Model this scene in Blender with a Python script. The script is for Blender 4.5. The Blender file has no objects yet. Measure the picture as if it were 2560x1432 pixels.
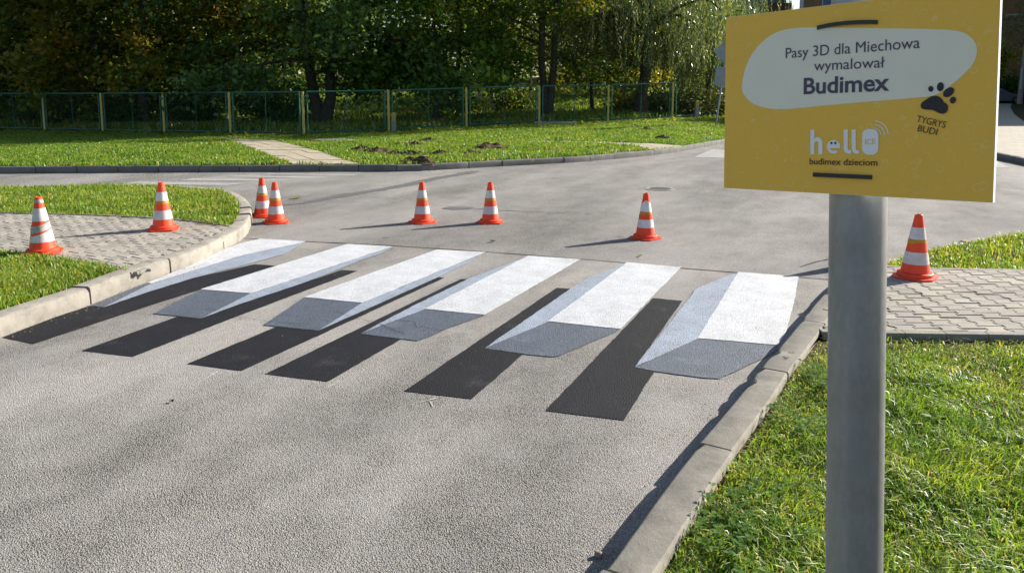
import bpy, bmesh, math, random
import numpy as np
from mathutils import Vector, Matrix

R = math.radians
scene = bpy.context.scene
col = scene.collection

# ------------------------------------------------------------------ camera
F, Y0, HZ, H = 1900.0, 460.0, 220.0, 1.6          # focal (photo px), principal row, horizon row, eye height
PITCH = math.atan((Y0 - HZ) / F)
cd = bpy.data.cameras.new('camera')
cam = bpy.data.objects.new('camera', cd); col.objects.link(cam)
cam.location = (0, 0, H)
cam.rotation_euler = (math.pi / 2 - PITCH, 0, 0)
cd.sensor_fit = 'HORIZONTAL'; cd.sensor_width = 36.0
cd.lens = 36.0 * F / 2560
cd.shift_y = -(716 - Y0) / 2560
cd.clip_start = 0.05; cd.clip_end = 2000
scene.camera = cam

# ------------------------------------------------------------------ sky, sun, exposure
SUN_AZ, SUN_EL = 62.0, 26.3
w = bpy.data.worlds.new('World'); scene.world = w; w.use_nodes = True
nt = w.node_tree
bg = nt.nodes['Background']
sky = nt.nodes.new('ShaderNodeTexSky'); sky.sky_type = 'NISHITA'; sky.sun_disc = False
sky.sun_elevation = R(SUN_EL); sky.sun_rotation = R(SUN_AZ)
sky.air_density = 1.0; sky.dust_density = 1.2; sky.ozone_density = 1.0
nt.links.new(sky.outputs[0], bg.inputs[0]); bg.inputs[1].default_value = 0.066
sl = bpy.data.lights.new('sun', 'SUN'); sl.energy = 5.0; sl.angle = R(0.5); sl.color = (1.0, 0.93, 0.82)
so = bpy.data.objects.new('sun', sl); col.objects.link(so)
ts = Vector((math.sin(R(SUN_AZ)) * math.cos(R(SUN_EL)), math.cos(R(SUN_AZ)) * math.cos(R(SUN_EL)), math.sin(R(SUN_EL))))
so.rotation_euler = ts.to_track_quat('Z', 'Y').to_euler(); so.location = ts * 60
vs = scene.view_settings
vs.view_transform = 'Standard'; vs.look = 'None'; vs.gamma = 1.0; vs.exposure = 1.1

# ------------------------------------------------------------------ helpers: measuring the place from the photograph
def ray(px, py):
    xc = (px - 1280) / F; yc = -(py - Y0) / F
    return np.array([xc, math.cos(PITCH) + yc * math.sin(PITCH), -math.sin(PITCH) + yc * math.cos(PITCH)])
CAM = np.array([0, 0, H])
def P(px, py, z=0.0):
    d = ray(px, py); t = (z - H) / d[2]
    return CAM + t * d
def D(px, py, depth):
    return CAM + ray(px, py) * depth
def XY(pts, z=0.0):
    return [tuple(P(a, b, z)[:2]) for a, b in pts]

# ------------------------------------------------------------------ helpers: objects
def tag(o, label=None, cat=None, group=None, kind=None):
    if label: o['label'] = label
    if cat: o['category'] = cat
    if group: o['group'] = group
    if kind: o['kind'] = kind
    return o
def empty(name, loc, label, cat, group=None, rz=0):
    o = bpy.data.objects.new(name, None); col.objects.link(o)
    o.location = loc; o.rotation_euler = (0, 0, rz); o.empty_display_size = .1
    return tag(o, label, cat, group)
def mesh_obj(name, v, f, mat, parent=None, smooth=False, tint=None, loc=None):
    me = bpy.data.meshes.new(name)
    if isinstance(f, np.ndarray):
        v = np.asarray(v, dtype=np.float32); n = f.shape[1]
        me.vertices.add(len(v)); me.vertices.foreach_set('co', v.ravel())
        me.loops.add(f.size); me.loops.foreach_set('vertex_index', f.ravel().astype(np.int32))
        me.polygons.add(len(f)); me.polygons.foreach_set('loop_start', (np.arange(len(f)) * n).astype(np.int32))
        me.polygons.foreach_set('loop_total', np.full(len(f), n, dtype=np.int32))
        me.update(calc_edges=True)
    else:
        me.from_pydata([tuple(map(float, q)) for q in v], [], f); me.update()
    if tint is not None:
        a = me.attributes.new('tint', 'FLOAT', 'POINT'); a.data.foreach_set('value', np.asarray(tint, dtype=np.float32))
    if mat is not None:
        me.materials.append(mat)
    if smooth:
        me.polygons.foreach_set('use_smooth', np.ones(len(me.polygons), dtype=bool))
    o = bpy.data.objects.new(name, me); col.objects.link(o)
    if parent is not None: o.parent = parent
    if loc is not None: o.location = loc
    return o
class MB:
    """collects shapes that become ONE mesh object"""
    def __init__(s): s.v = []; s.f = []
    def add(s, v, f):
        b = len(s.v); s.v += [tuple(q) for q in v]; s.f += [tuple(i + b for i in q) for q in f]; return s
    def box(s, c, d, rz=0, M=None):
        x, y, z = d[0] / 2, d[1] / 2, d[2] / 2
        v = [Vector((i, j, k)) for i in (-x, x) for j in (-y, y) for k in (-z, z)]
        m = M if M is not None else Matrix.Rotation(rz, 3, 'Z')
        v = [m @ q + Vector(c) for q in v]
        return s.add(v, [(0, 1, 3, 2), (4, 6, 7, 5), (0, 4, 5, 1), (2, 3, 7, 6), (0, 2, 6, 4), (1, 5, 7, 3)])
    def tube(s, pts, rad, n=8, cap=True):
        pts = [Vector(q) for q in pts]; m = len(pts)
        if not hasattr(rad, '__len__'): rad = [rad] * m
        rings = []; ref = None
        for i, q in enumerate(pts):
            t = (pts[min(i + 1, m - 1)] - pts[max(i - 1, 0)]).normalized()
            if ref is None:
                ref = Vector((0, 0, 1)) if abs(t.z) < .9 else Vector((1, 0, 0))
            a = (ref - t * ref.dot(t)).normalized(); b = t.cross(a); ref = a
            rings.append([q + (a * math.cos(2 * math.pi * k / n) + b * math.sin(2 * math.pi * k / n)) * rad[i] for k in range(n)])
        v = [q for r in rings for q in r]; f = []
        for i in range(m - 1):
            for k in range(n):
                f.append((i * n + k, i * n + (k + 1) % n, (i + 1) * n + (k + 1) % n, (i + 1) * n + k))
        if cap: f += [tuple(range(n))[::-1], tuple((m - 1) * n + k for k in range(n))]
        return s.add(v, f)
    def lathe(s, prof, n=32, close=True):
        v = [(r * math.cos(2 * math.pi * k / n), r * math.sin(2 * math.pi * k / n), z) for r, z in prof for k in range(n)]
        f = [(i * n + k, i * n + (k + 1) % n, (i + 1) * n + (k + 1) % n, (i + 1) * n + k) for i in range(len(prof) - 1) for k in range(n)]
        if close: f.append(tuple((len(prof) - 1) * n + k for k in range(n)))
        return s.add(v, f)
    def prism(s, poly, z0, z1):
        n = len(poly)
        v = [(x, y, z0) for x, y in poly] + [(x, y, z1) for x, y in poly]
        f = [tuple(range(n))[::-1], tuple(range(n, 2 * n))] + [(k, (k + 1) % n, n + (k + 1) % n, n + k) for k in range(n)]
        return s.add(v, f)
    def build(s, name, mat, parent=None, smooth=False, bevel=0, loc=None, autosmooth=None):
        o = mesh_obj(name, s.v, s.f, mat, parent, smooth, loc=loc)
        bm = bmesh.new(); bm.from_mesh(o.data)
        bmesh.ops.recalc_face_normals(bm, faces=bm.faces)
        if bevel:
            es = [e for e in bm.edges if len(e.link_faces) == 2 and e.calc_face_angle(0) > .6]
            bmesh.ops.bevel(bm, geom=es, offset=bevel, segments=2, affect='EDGES', profile=.6)
        if autosmooth:
            for fc in bm.faces: fc.smooth = True
            for e in bm.edges:
                if len(e.link_faces) == 2 and e.calc_face_angle(0) > autosmooth: e.smooth = False
        bm.to_mesh(o.data); bm.free()
        return o
def copy_tree(o, parent=None):
    c = o.copy(); col.objects.link(c); c.parent = parent
    for ch in list(o.children): copy_tree(ch, c)
    return c
def flat(name, poly, z, mat, kind=None, parent=None):
    o = mesh_obj(name, [(x, y, z) for x, y in poly], [tuple(range(len(poly)))], mat, parent)
    bm = bmesh.new(); bm.from_mesh(o.data)
    for fc in bm.faces:
        fc.normal_update()
        if fc.normal.z < 0: fc.normal_flip()
    bmesh.ops.triangulate(bm, faces=bm.faces); bm.to_mesh(o.data); bm.free()
    if kind: o['kind'] = kind
    return o
def smooth01(a, b, x):
    t = np.clip((np.asarray(x, float) - a) / (b - a), 0, 1); return t * t * (3 - 2 * t)
def in_poly(x, y, poly):
    inside = np.zeros(len(x), bool); n = len(poly)
    for i in range(n):
        x1, y1 = poly[i]; x2, y2 = poly[(i + 1) % n]
        c = (y1 > y) != (y2 > y)
        if y1 != y2: inside ^= c & (x < (x2 - x1) * (y - y1) / (y2 - y1) + x1)
    return inside
def offset_line(pts, d):
    """polyline moved d metres to the left of its direction"""
    p = np.array(pts, float); t = np.gradient(p, axis=0); t /= np.linalg.norm(t, axis=1)[:, None]
    return p + np.stack([-t[:, 1], t[:, 0]], 1) * d
def resample(pts, step):
    p = np.array(pts, float); s = np.r_[0, np.cumsum(np.linalg.norm(np.diff(p, axis=0), axis=1))]
    n = max(2, int(round(s[-1] / step)) + 1); q = np.linspace(0, s[-1], n)
    return np.stack([np.interp(q, s, p[:, k]) for k in range(p.shape[1])], 1)
def chaikin(pts, k=2):
    p = np.array(pts, float)
    for _ in range(k):
        a = p[:-1] * .75 + p[1:] * .25; b = p[:-1] * .25 + p[1:] * .75
        p = np.vstack([p[:1], np.stack([a, b], 1).reshape(-1, p.shape[1])[1:-1], p[-1:]])
    return p
def vnoise(x, y, s, seed=0):
    """smooth value noise 0..1"""
    r = np.random.RandomState(seed); g = r.rand(64, 64)
    u = x / s + 1000.3; v = y / s + 1000.7
    i = np.floor(u).astype(int); j = np.floor(v).astype(int); fu = u - i; fv = v - j
    fu = fu * fu * (3 - 2 * fu); fv = fv * fv * (3 - 2 * fv)
    a = g[i % 64, j % 64]; b = g[(i + 1) % 64, j % 64]; c = g[i % 64, (j + 1) % 64]; d = g[(i + 1) % 64, (j + 1) % 64]
    return (a * (1 - fu) + b * fu) * (1 - fv) + (c * (1 - fu) + d * fu) * fv

# ------------------------------------------------------------------ helpers: materials
class NT:
    def __init__(s, name):
        s.m = bpy.data.materials.new(name); s.m.use_nodes = True; s.t = s.m.node_tree
        s.p = s.t.nodes['Principled BSDF']; s.out = s.t.nodes['Material Output']
        s._co = None
    def n(s, kind, **kw):
        q = s.t.nodes.new(kind)
        for k, v in kw.items():
            if k.startswith('i_'):
                key = k[2:]; key = int(key) if key.isdigit() else key.replace('_', ' ')
                q.inputs[key].default_value = v
            else: setattr(q, k, v)
        return q
    def l(s, a, b): s.t.links.new(a, b)
    def co(s):
        if s._co is None: s._co = s.n('ShaderNodeTexCoord').outputs['Object']
        return s._co
    def noise(s, scale, detail=4, rough=.55, vec=None):
        q = s.n('ShaderNodeTexNoise', i_Scale=scale, i_Detail=detail, i_Roughness=rough); s.l(vec or s.co(), q.inputs['Vector']); return q.outputs['Fac']
    def voro(s, scale, feature='F1', vec=None):
        q = s.n('ShaderNodeTexVoronoi', feature=feature, i_Scale=scale); s.l(vec or s.co(), q.inputs['Vector']); return q
    def ramp(s, fac, stops, interp='LINEAR'):
        q = s.n('ShaderNodeValToRGB'); q.color_ramp.interpolation = interp
        e = q.color_ramp.elements
        while len(e) < len(stops): e.new(.5)
        for k, (pos, c) in enumerate(stops):
            e[k].position = pos; e[k].color = (*c, 1) if len(c) == 3 else c
        s.l(fac, q.inputs['Fac']); return q.outputs['Color']
    def mix(s, fac, a, b, mode='MIX'):
        q = s.n('ShaderNodeMix', data_type='RGBA', blend_type=mode)
        for val, i in ((fac, 0), (a, 6), (b, 7)):
            if hasattr(val, 'is_linked') or hasattr(val, 'links'): s.l(val, q.inputs[i])
            else: q.inputs[i].default_value = val if i == 0 else (*val, 1)
        return q.outputs[2]
    def math(s, op, a, b=None, clamp=False):
        q = s.n('ShaderNodeMath', operation=op, use_clamp=clamp)
        for k, val in enumerate((a, b)):
            if val is None: continue
            if hasattr(val, 'links'): s.l(val, q.inputs[k])
            else: q.inputs[k].default_value = val
        return q.outputs[0]
    def bump(s, h, strength=.5, dist=.01, normal=None):
        q = s.n('ShaderNodeBump', i_Strength=strength, i_Distance=dist); s.l(h, q.inputs['Height'])
        if normal: s.l(normal, q.inputs['Normal'])
        return q.outputs['Normal']
    def base(s, c):
        if hasattr(c, 'links'): s.l(c, s.p.inputs['Base Color'])
        else: s.p.inputs['Base Color'].default_value = (*c, 1)
    def rough(s, v, spec=None):
        if hasattr(v, 'links'): s.l(v, s.p.inputs['Roughness'])
        else: s.p.inputs['Roughness'].default_value = v
        if spec is not None: s.p.inputs['Specular IOR Level'].default_value = spec
    def normal(s, nrm): s.l(nrm, s.p.inputs['Normal'])
G3 = lambda v: (v, v, v)

def m_plain(name, c, rough=.6, var=.25, scale=8, bump=.0, metal=0, spec=.5):
    k = NT(name); nf = k.noise(scale, 5)
    k.base(k.ramp(nf, [(.3, tuple(x * (1 - var) for x in c)), (.7, tuple(min(1, x * (1 + var)) for x in c))]))
    k.rough(rough, spec); k.p.inputs['Metallic'].default_value = metal
    if bump: k.normal(k.bump(k.noise(scale * 6, 4), bump, .004))
    return k.m

def grain(k, scale=170):
    v = k.voro(scale); sep = k.n('ShaderNodeSeparateColor'); k.l(v.outputs['Color'], sep.inputs[0])
    mp = k.n('ShaderNodeMapping', vector_type='POINT'); mp.inputs['Rotation'].default_value = (0, 0, R(23.7)); k.l(k.co(), mp.inputs[0])
    mq = k.n('ShaderNodeMapping'); mq.inputs['Scale'].default_value = (1, .28, 1); k.l(mp.outputs[0], mq.inputs[0])       # long along the lane
    lane = k.noise(.75, 5, .6, mq.outputs[0]); mid = k.noise(2.6, 5, .65)
    rav = k.math('ADD', k.math('MULTIPLY', lane, .7), k.math('MULTIPLY', mid, .4))    # where the binder has worn out of the surface
    return v.outputs['Distance'], sep.outputs[0], rav
def m_asphalt(name, lo, hi, gap, warm=(1.05, 1, .93), g0=.5, g1=.68, wear=.75):
    k = NT(name); dist, cell, rav = grain(k)
    c = k.ramp(cell, [(0, tuple(lo * q for q in warm)), (.5, tuple((lo * .4 + hi * .6) * q for q in warm)), (.92, tuple(hi * q for q in warm)), (1, tuple(hi * 1.35 * q for q in warm))])
    tone = k.ramp(k.noise(1.3, 6, .65), [(.3, (.84, .84, .86)), (.7, (1.14, 1.12, 1.08))])
    c = k.mix(1.0, c, tone, 'MULTIPLY')
    c = k.mix(1.0, c, k.ramp(rav, [(g0, G3(1)), (g1, G3(.72))]), 'MULTIPLY')
    gapm = k.ramp(dist, [(.36, G3(0)), (.66, G3(1))])
    strength = k.ramp(rav, [(g0, G3(.26)), (g1, G3(wear))])
    c = k.mix(k.math('MULTIPLY', gapm, strength), c, G3(gap))
    spots = k.ramp(k.voro(1.15).outputs['Distance'], [(.025, G3(.6)), (.07, G3(1))])     # old oil drips
    c = k.mix(1.0, c, spots, 'MULTIPLY')
    k.base(c); k.rough(.85, .3)
    bs = k.ramp(rav, [(g0, G3(.55)), (g1, G3(1))])
    hgt = k.math('MULTIPLY', k.math('SUBTRACT', 1, dist), bs)
    k.normal(k.bump(k.math('ADD', hgt, k.math('MULTIPLY', k.noise(330, 3), .4)), 1.0, .006))
    return k.m
def m_paint(name, c, wear=.5, under=.13, rough=.55, dust=None):
    k = NT(name); dist, cell, rav = grain(k)
    cc = k.ramp(k.noise(4, 7, .68), [(.32, tuple(x * .80 for x in c)), (.70, tuple(min(.9, x * 1.12) for x in c))])
    cc = k.mix(1.0, cc, k.ramp(cell, [(0, G3(.82)), (1, G3(1.18))]), 'MULTIPLY')
    gapm = k.ramp(dist, [(.42, G3(0)), (.70, G3(1))])
    pores = k.math('MULTIPLY', gapm, k.ramp(rav, [(.42, G3(.25)), (.66, G3(wear))]))
    cc = k.mix(pores, cc, G3(under * .6))
    dc = dust or tuple(.55 * (x + .2) for x in c)
    scuff = k.math('MULTIPLY', k.ramp(k.noise(3.2, 8, .75), [(.56, G3(0)), (.74, G3(1))]), k.ramp(cell, [(.2, G3(.1)), (.9, G3(.8))]))
    cc = k.mix(k.math('MULTIPLY', scuff, wear + .15), cc, dc)
    bare = k.math('MULTIPLY', k.ramp(k.noise(16, 7, .75), [(.63, G3(0)), (.70, G3(1))]), k.ramp(cell, [(.55, G3(0)), (.6, G3(wear))]))
    cc = k.mix(bare, cc, (.22, .20, .175))                                              # stones showing through
    k.base(cc); k.rough(rough, .2 if c[0] < .05 else .4)
    k.normal(k.bump(k.math('ADD', k.math('SUBTRACT', 1, dist), k.math('MULTIPLY', k.noise(330, 3), .6)), .75, .006))
    return k.m
def m_concrete(name, c, scale=6, stain=.35, bump=.4):
    k = NT(name)
    a = k.ramp(k.noise(scale, 8, .65), [(.25, tuple(x * (1 - stain) for x in c)), (.55, c), (.8, tuple(min(1, x * 1.15) for x in c))])
    sp = k.ramp(k.voro(220).outputs['Distance'], [(.05, G3(.7)), (.22, G3(1))])
    a = k.mix(1.0, a, sp, 'MULTIPLY')
    a = k.mix(k.ramp(k.noise(1.4, 3), [(.5, G3(0)), (.75, G3(.35))]), a, tuple(x * .62 for x in c))
    k.base(a); k.rough(.85, .3)
    k.normal(k.bump(k.math('ADD', k.noise(420, 3), k.math('MULTIPLY', k.noise(20, 6, .65), 1.6)), bump, .004))
    return k.m
def m_leaf(name, stops, trans=.42, rough=.45, spec=.35):
    k = NT(name); a = k.n('ShaderNodeAttribute', attribute_name='tint')
    c = k.ramp(a.outputs['Fac'], stops)
    k.base(c); k.rough(rough, spec)
    tr = k.n('ShaderNodeBsdfTranslucent'); k.l(k.mix(1.0, c, (1.5, 1.35, .6), 'MULTIPLY'), tr.inputs['Color'])
    mx = k.n('ShaderNodeMixShader'); mx.inputs[0].default_value = trans
    k.l(k.p.outputs[0], mx.inputs[1]); k.l(tr.outputs[0], mx.inputs[2]); k.l(mx.outputs[0], k.out.inputs[0])
    return k.m
def m_soil(name, c, c2):
    k = NT(name)
    k.base(k.ramp(k.noise(3.5, 8, .65), [(.35, c), (.65, c2)])); k.rough(.95, .1)
    k.normal(k.bump(k.noise(45, 5), .8, .02)); return k.m

M = {}
M['road'] = m_asphalt('asphalt_side_street', .29, .395, .045, (1.04, 1.0, .945), .485, .68, .75)
M['cross'] = m_asphalt('asphalt_cross_street', .235, .375, .045, (1.03, 1.0, .955), .46, .70, .8)
M['white'] = m_paint('paint_white', (.70, .72, .76), .5)
M['pale'] = m_paint('paint_pale_blue', (.36, .42, .52), .65)
M['grey'] = m_paint('paint_slate', (.125, .155, .205), .85, .06, .5, (.30, .34, .40))
M['black'] = m_paint('paint_black', (.016, .0168, .022), .45, .015, .7, (.16, .16, .165))
M['oldpaint'] = m_paint('paint_faded', (.42, .415, .40), .6, .35, .8)
M['tar'] = m_plain('tar', (.13, .128, .125), .6, .2, 30)
M['crack'] = m_plain('crack', (.012, .011, .01), .9, .2, 30)
M['iron'] = m_plain('cast_iron', (.25, .245, .235), .6, .2, 60, .4)
M['kerb'] = m_concrete('kerb_concrete', (.30, .28, .245), 7, .45, .8)
M['kerb_grey'] = m_concrete('kerb_grey', (.285, .265, .23), 7, .4, .7)
M['kerb_dark'] = m_concrete('kerb_weathered', (.16, .16, .15), 3, .35, .5)
def m_paver():
    m = m_concrete('paver_concrete', (.35, .325, .285), 2.2, .25, .45); t = m.node_tree; p = t.nodes['Principled BSDF']; src = p.inputs['Base Color'].links[0].from_socket
    a = t.nodes.new('ShaderNodeAttribute'); a.attribute_name = 'tint'; rp = t.nodes.new('ShaderNodeValToRGB'); rp.color_ramp.elements[0].color = (.84, .84, .85, 1); rp.color_ramp.elements[1].color = (1.1, 1.09, 1.06, 1)
    mx = t.nodes.new('ShaderNodeMix'); mx.data_type = 'RGBA'; mx.blend_type = 'MULTIPLY'; mx.inputs[0].default_value = 1
    t.links.new(a.outputs['Fac'], rp.inputs[0]); t.links.new(src, mx.inputs[6]); t.links.new(rp.outputs[0], mx.inputs[7]); t.links.new(mx.outputs[2], p.inputs['Base Color']); return m
M['paver'] = m_paver()
M['joint_dirt'] = m_soil('joint_dirt', (.03, .025, .02), (.06, .05, .035))
M['slab'] = m_concrete('slab_concrete', (.42, .37, .28), 1.3, .3, .4)
M['soil'] = m_soil('soil', (.05, .038, .025), (.10, .075, .05))
M['lawn'] = m_soil('lawn_soil', (.035, .04, .014), (.07, .065, .03))
M['ground'] = m_soil('ground_soil', (.06, .07, .03), (.10, .09, .05))
M['floor'] = m_soil('forest_floor', (.05, .07, .018), (.11, .10, .03))
M['hill'] = m_soil('mole_soil', (.05, .036, .026), (.12, .085, .06))
M['grass'] = m_leaf('grass_blades', [(0, (0.502, 0.414, 0.213)), (.10, (0.427, 0.352, 0.150)), (.16, (0.338, 0.376, 0.069)), (.45, (0.195, 0.314, 0.038)), (.8, (0.106, 0.226, 0.028)), (1, (0.063, 0.150, 0.020))], .45, .42, .4)
M['clover'] = m_leaf('clover_leaves', [(0, (.12, .2, .02)), (1, (.05, .13, .015))], .4, .4, .4)
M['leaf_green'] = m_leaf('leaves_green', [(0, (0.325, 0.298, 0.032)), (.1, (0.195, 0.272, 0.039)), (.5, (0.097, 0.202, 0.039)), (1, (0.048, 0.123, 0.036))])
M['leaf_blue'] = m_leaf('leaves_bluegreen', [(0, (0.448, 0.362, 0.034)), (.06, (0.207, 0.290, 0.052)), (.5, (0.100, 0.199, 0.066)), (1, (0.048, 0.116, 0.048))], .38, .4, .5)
M['leaf_olive'] = m_leaf('leaves_olive', [(0, (0.312, 0.228, 0.024)), (.15, (0.204, 0.216, 0.026)), (.5, (0.102, 0.168, 0.029)), (1, (0.043, 0.098, 0.024))])
M['leaf_autumn'] = m_leaf('leaves_autumn', [(0, (.30, .16, .02)), (.10, (.25, .20, .025)), (.35, (.18, .21, .03)), (.7, (.10, .155, .025)), (1, (.05, .10, .02))])
M['leaf_yellow'] = m_leaf('leaves_yellow', [(0, (.36, .32, .035)), (.5, (.20, .22, .025)), (1, (.08, .12, .018))], .5)
M['leaf_willow'] = m_leaf('leaves_willow', [(0, (.27, .28, .10)), (.3, (.155, .205, .085)), (.7, (.075, .125, .06)), (1, (.036, .074, .038))], .4, .3, .6)
M['leaf_birch'] = m_leaf('leaves_birch', [(0, (0.380, 0.349, 0.032)), (.4, (0.189, 0.248, 0.032)), (1, (0.083, 0.153, 0.025))], .45)
M['needle'] = m_leaf('needles', [(0, (.1, .13, .04)), (1, (.03, .055, .02))], .25)
M['bark'] = m_plain('bark', (.05, .042, .032), .95, .5, 9, .9)
M['bark_grey'] = m_plain('bark_grey', (.10, .092, .08), .95, .45, 9, .9)
def m_birch():
    k = NT('bark_birch')
    mp = k.n('ShaderNodeMapping'); mp.inputs['Scale'].default_value = (1, 1, 3.2); k.l(k.co(), mp.inputs[0])
    k.base(k.ramp(k.noise(4, 5, .6, mp.outputs[0]), [(.42, (.02, .018, .016)), (.5, (.52, .50, .46)), (.8, (.66, .64, .6))])); k.rough(.8); return k.m
M['bark_birch'] = m_birch()
M['fence_green'] = m_plain('green_enamel', (.018, .125, .09), .45, .2, 15)
M['fence_yellow'] = m_plain('yellow_enamel', (.52, .43, .13), .5, .12, 12)
def m_cone(name, c, dirt, white=False):
    k = NT(name); oi = k.n('ShaderNodeObjectInfo'); wv = k.math('MULTIPLY', oi.outputs['Random'], 90.0)
    def n4(sc, d, r): q = k.n('ShaderNodeTexNoise', noise_dimensions='4D', i_Scale=sc, i_Detail=d, i_Roughness=r); k.l(k.co(), q.inputs['Vector']); k.l(wv, q.inputs['W']); return q.outputs['Fac']
    a = k.ramp(n4(11, 6, .65), [(.32, tuple(x * (.72 if white else .86) for x in c)), (.62, c)])
    a = k.mix(1.0, a, k.ramp(oi.outputs['Random'], [(0, G3(.86)), (1, G3(1.05))]), 'MULTIPLY')
    a = k.mix(k.ramp(n4(26, 8, .78), [(.58, G3(0)), (.70, G3(dirt))]), a, (.17, .11, .09))
    mp = k.n('ShaderNodeMapping'); mp.inputs['Scale'].default_value = (1, 1, .16); k.l(k.co(), mp.inputs[0])
    q = k.n('ShaderNodeTexNoise', noise_dimensions='4D', i_Scale=48, i_Detail=4); k.l(mp.outputs[0], q.inputs['Vector']); k.l(wv, q.inputs['W'])
    a = k.mix(k.ramp(q.outputs['Fac'], [(.62, G3(0)), (.72, G3(dirt * .8))]), a, (.22, .15, .13))
    k.base(a); k.rough(k.ramp(n4(20, 4, .6), [(.3, G3(.42)), (.7, G3(.62))]), .4); return k.m
M['cone'] = m_cone('cone_orange', (.97, .075, .02), .28)
M['cone_base'] = m_cone('cone_base_orange', (.86, .066, .02), .5)
M['reflect'] = m_cone('cone_reflective_white', (.74, .68, .70), .55, True)
M['ochre_tape'] = m_plain('cone_ochre_tape', (.52, .24, .012), .5, .15, 30)
M['grey_tape'] = m_plain('cone_dirty_grey', (.42, .38, .37), .6, .35, 30)
def m_steel():
    k = NT('galvanised_steel')
    mp = k.n('ShaderNodeMapping'); mp.inputs['Scale'].default_value = (1, 1, .12); k.l(k.co(), mp.inputs[0])
    c = k.ramp(k.noise(28, 6, .6, mp.outputs[0]), [(.3, (.25, .26, .275)), (.7, (.31, .317, .327))])
    c = k.mix(k.ramp(k.noise(9, 4), [(.55, G3(0)), (.75, G3(.35))]), c, (.19, .165, .14))
    mv = k.n('ShaderNodeMapping'); mv.inputs['Scale'].default_value = (1, 1, .45); k.l(k.co(), mv.inputs[0]); v = k.voro(160, vec=mv.outputs[0]); sp = k.n('ShaderNodeSeparateColor'); k.l(v.outputs['Color'], sp.inputs[0])
    c = k.mix(1.0, c, k.ramp(sp.outputs[0], [(0, G3(.95)), (1, G3(1.05))]), 'MULTIPLY')
    c = k.mix(k.ramp(k.noise(75, 6, .7), [(.74, G3(0)), (.78, G3(.8))]), c, (.09, .08, .07))
    k.base(c); k.p.inputs['Metallic'].default_value = .45
    k.rough(k.ramp(k.noise(45, 4), [(.3, G3(.38)), (.7, G3(.52))]), .5)
    k.normal(k.bump(k.noise(60, 3), .12, .002)); return k.m
M['steel'] = m_steel()
M['steel_grey'] = m_plain('sign_back_grey', (.24, .27, .31), .5, .12, 6, 0, .3)
def m_yellow():
    k = NT('sign_yellow_print')
    v = k.voro(46); ring = k.ramp(v.outputs['Distance'], [(.18, G3(0)), (.24, G3(.5)), (.30, G3(0))])
    n = k.ramp(k.noise(90, 5, .7), [(.55, G3(0)), (.72, G3(.6))])
    f = k.math('ADD', k.math('MULTIPLY', ring, k.ramp(k.noise(30, 2), [(.42, G3(0)), (.6, G3(1))])), k.math('MULTIPLY', n, .6), True)
    k.base(k.mix(f, (.88, .53, .078), (.88, .69, .30))); k.rough(.5, .3); return k.m
M['sign_yellow'] = m_yellow()
M['sign_pale'] = m_plain('sign_pale_print', (.82, .80, .68), .5, .02, 20, 0, 0, .3)
M['sign_white'] = m_plain('sign_white_print', (.86, .86, .90), .5, .02, 20, 0, 0, .3)
M['sign_core'] = m_plain('sign_white_foam', (.85, .85, .86), .6, .03, 20)
M['sign_ink'] = m_plain('sign_violet_ink', (.085, .075, .125), .5, .05, 20, 0, 0, .3)
M['sign_dark'] = m_plain('sign_dark_print', (.03, .028, .035), .5, .05, 20, 0, 0, .3)
M['sign_brown'] = m_plain('sign_brown_ink', (.10, .065, .035), .5, .05, 20, 0, 0, .3)
M['black_plastic'] = m_plain('black_plastic', (.012, .012, .013), .4, .1, 20)
M['stone'] = m_concrete('stone', (.36, .31, .25), 14, .4, .8)
M['yellow_conc'] = m_concrete('marker_yellow', (.42, .33, .12), 8, .4, .4)
M['blue_conc'] = m_concrete('marker_blue_grey', (.26, .28, .30), 8, .3, .4)
M['wall_brown'] = m_plain('render_ochre', (.30, .175, .085), .9, .12, 1.2)
M['wall_buff'] = m_plain('render_buff', (.33, .30, .26), .9, .12, 1.2)
M['wall_white'] = m_plain('trim_white', (.6, .6, .6), .8, .08, 3)
M['brick_red'] = m_plain('brick_red', (.19, .085, .06), .9, .2, 4)
M['glass'] = m_plain('window_glass', (.10, .17, .30), .08, .1, .4, 0, 0, 1.0)
M['roof'] = m_plain('roof_grey', (.12, .10, .095), .8, .15, 3)
M['car_paint'] = m_plain('car_silver_blue', (.20, .27, .35), .25, .05, 5, 0, .5)
M['rubber'] = m_plain('rubber', (.015, .015, .016), .8, .2, 20)
M['rim'] = m_plain('alloy', (.4, .41, .43), .3, .1, 10, 0, .8)
M['lamp_glass'] = m_plain('headlamp', (.75, .78, .8), .1, .05, 5)
M['trim_dark'] = m_plain('dark_trim', (.02, .02, .022), .5, .1, 9)
M['dark_cloth'] = m_plain('dark_dish', (.02, .025, .035), .5, .1, 9)

# ------------------------------------------------------------------ key lines of the place (metres)
KH = .13                                             # kerb height
joint_px = [(520, 591.5), (650, 598.6), (762, 604.5), (950, 613), (1130, 624.5), (1300, 636.5), (1500, 652), (1703, 671), (1860, 683.5), (1996, 693.5), (2075, 700), (2240, 714)]
joint = np.array(XY(joint_px))
lk_px = [(0, 842), (138, 792.5), (225, 763), (356, 708), (450, 676), (520, 647), (588, 610), (614, 593), (629, 567), (633, 551), (629, 536), (615, 517), (590, 501), (550, 492), (450, 484), (290, 480), (0, 488)]
lk = np.array(XY(lk_px))
d0 = (lk[0] - lk[3]) / np.linalg.norm(lk[0] - lk[3])
lk = np.vstack([lk[0] + d0 * 9, lk, lk[-1] + np.array([-14, -.9])])
rk_top = [(1502, 1432), (1565, 1353), (1681, 1194.5), (1753, 1104), (1846, 997), (1889, 941.7), (1916.5, 900), (1949, 870), (2044, 752.5), (2072, 724)]
rk = np.array(XY(rk_top, KH)); rk = offset_line(rk, .020)
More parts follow.
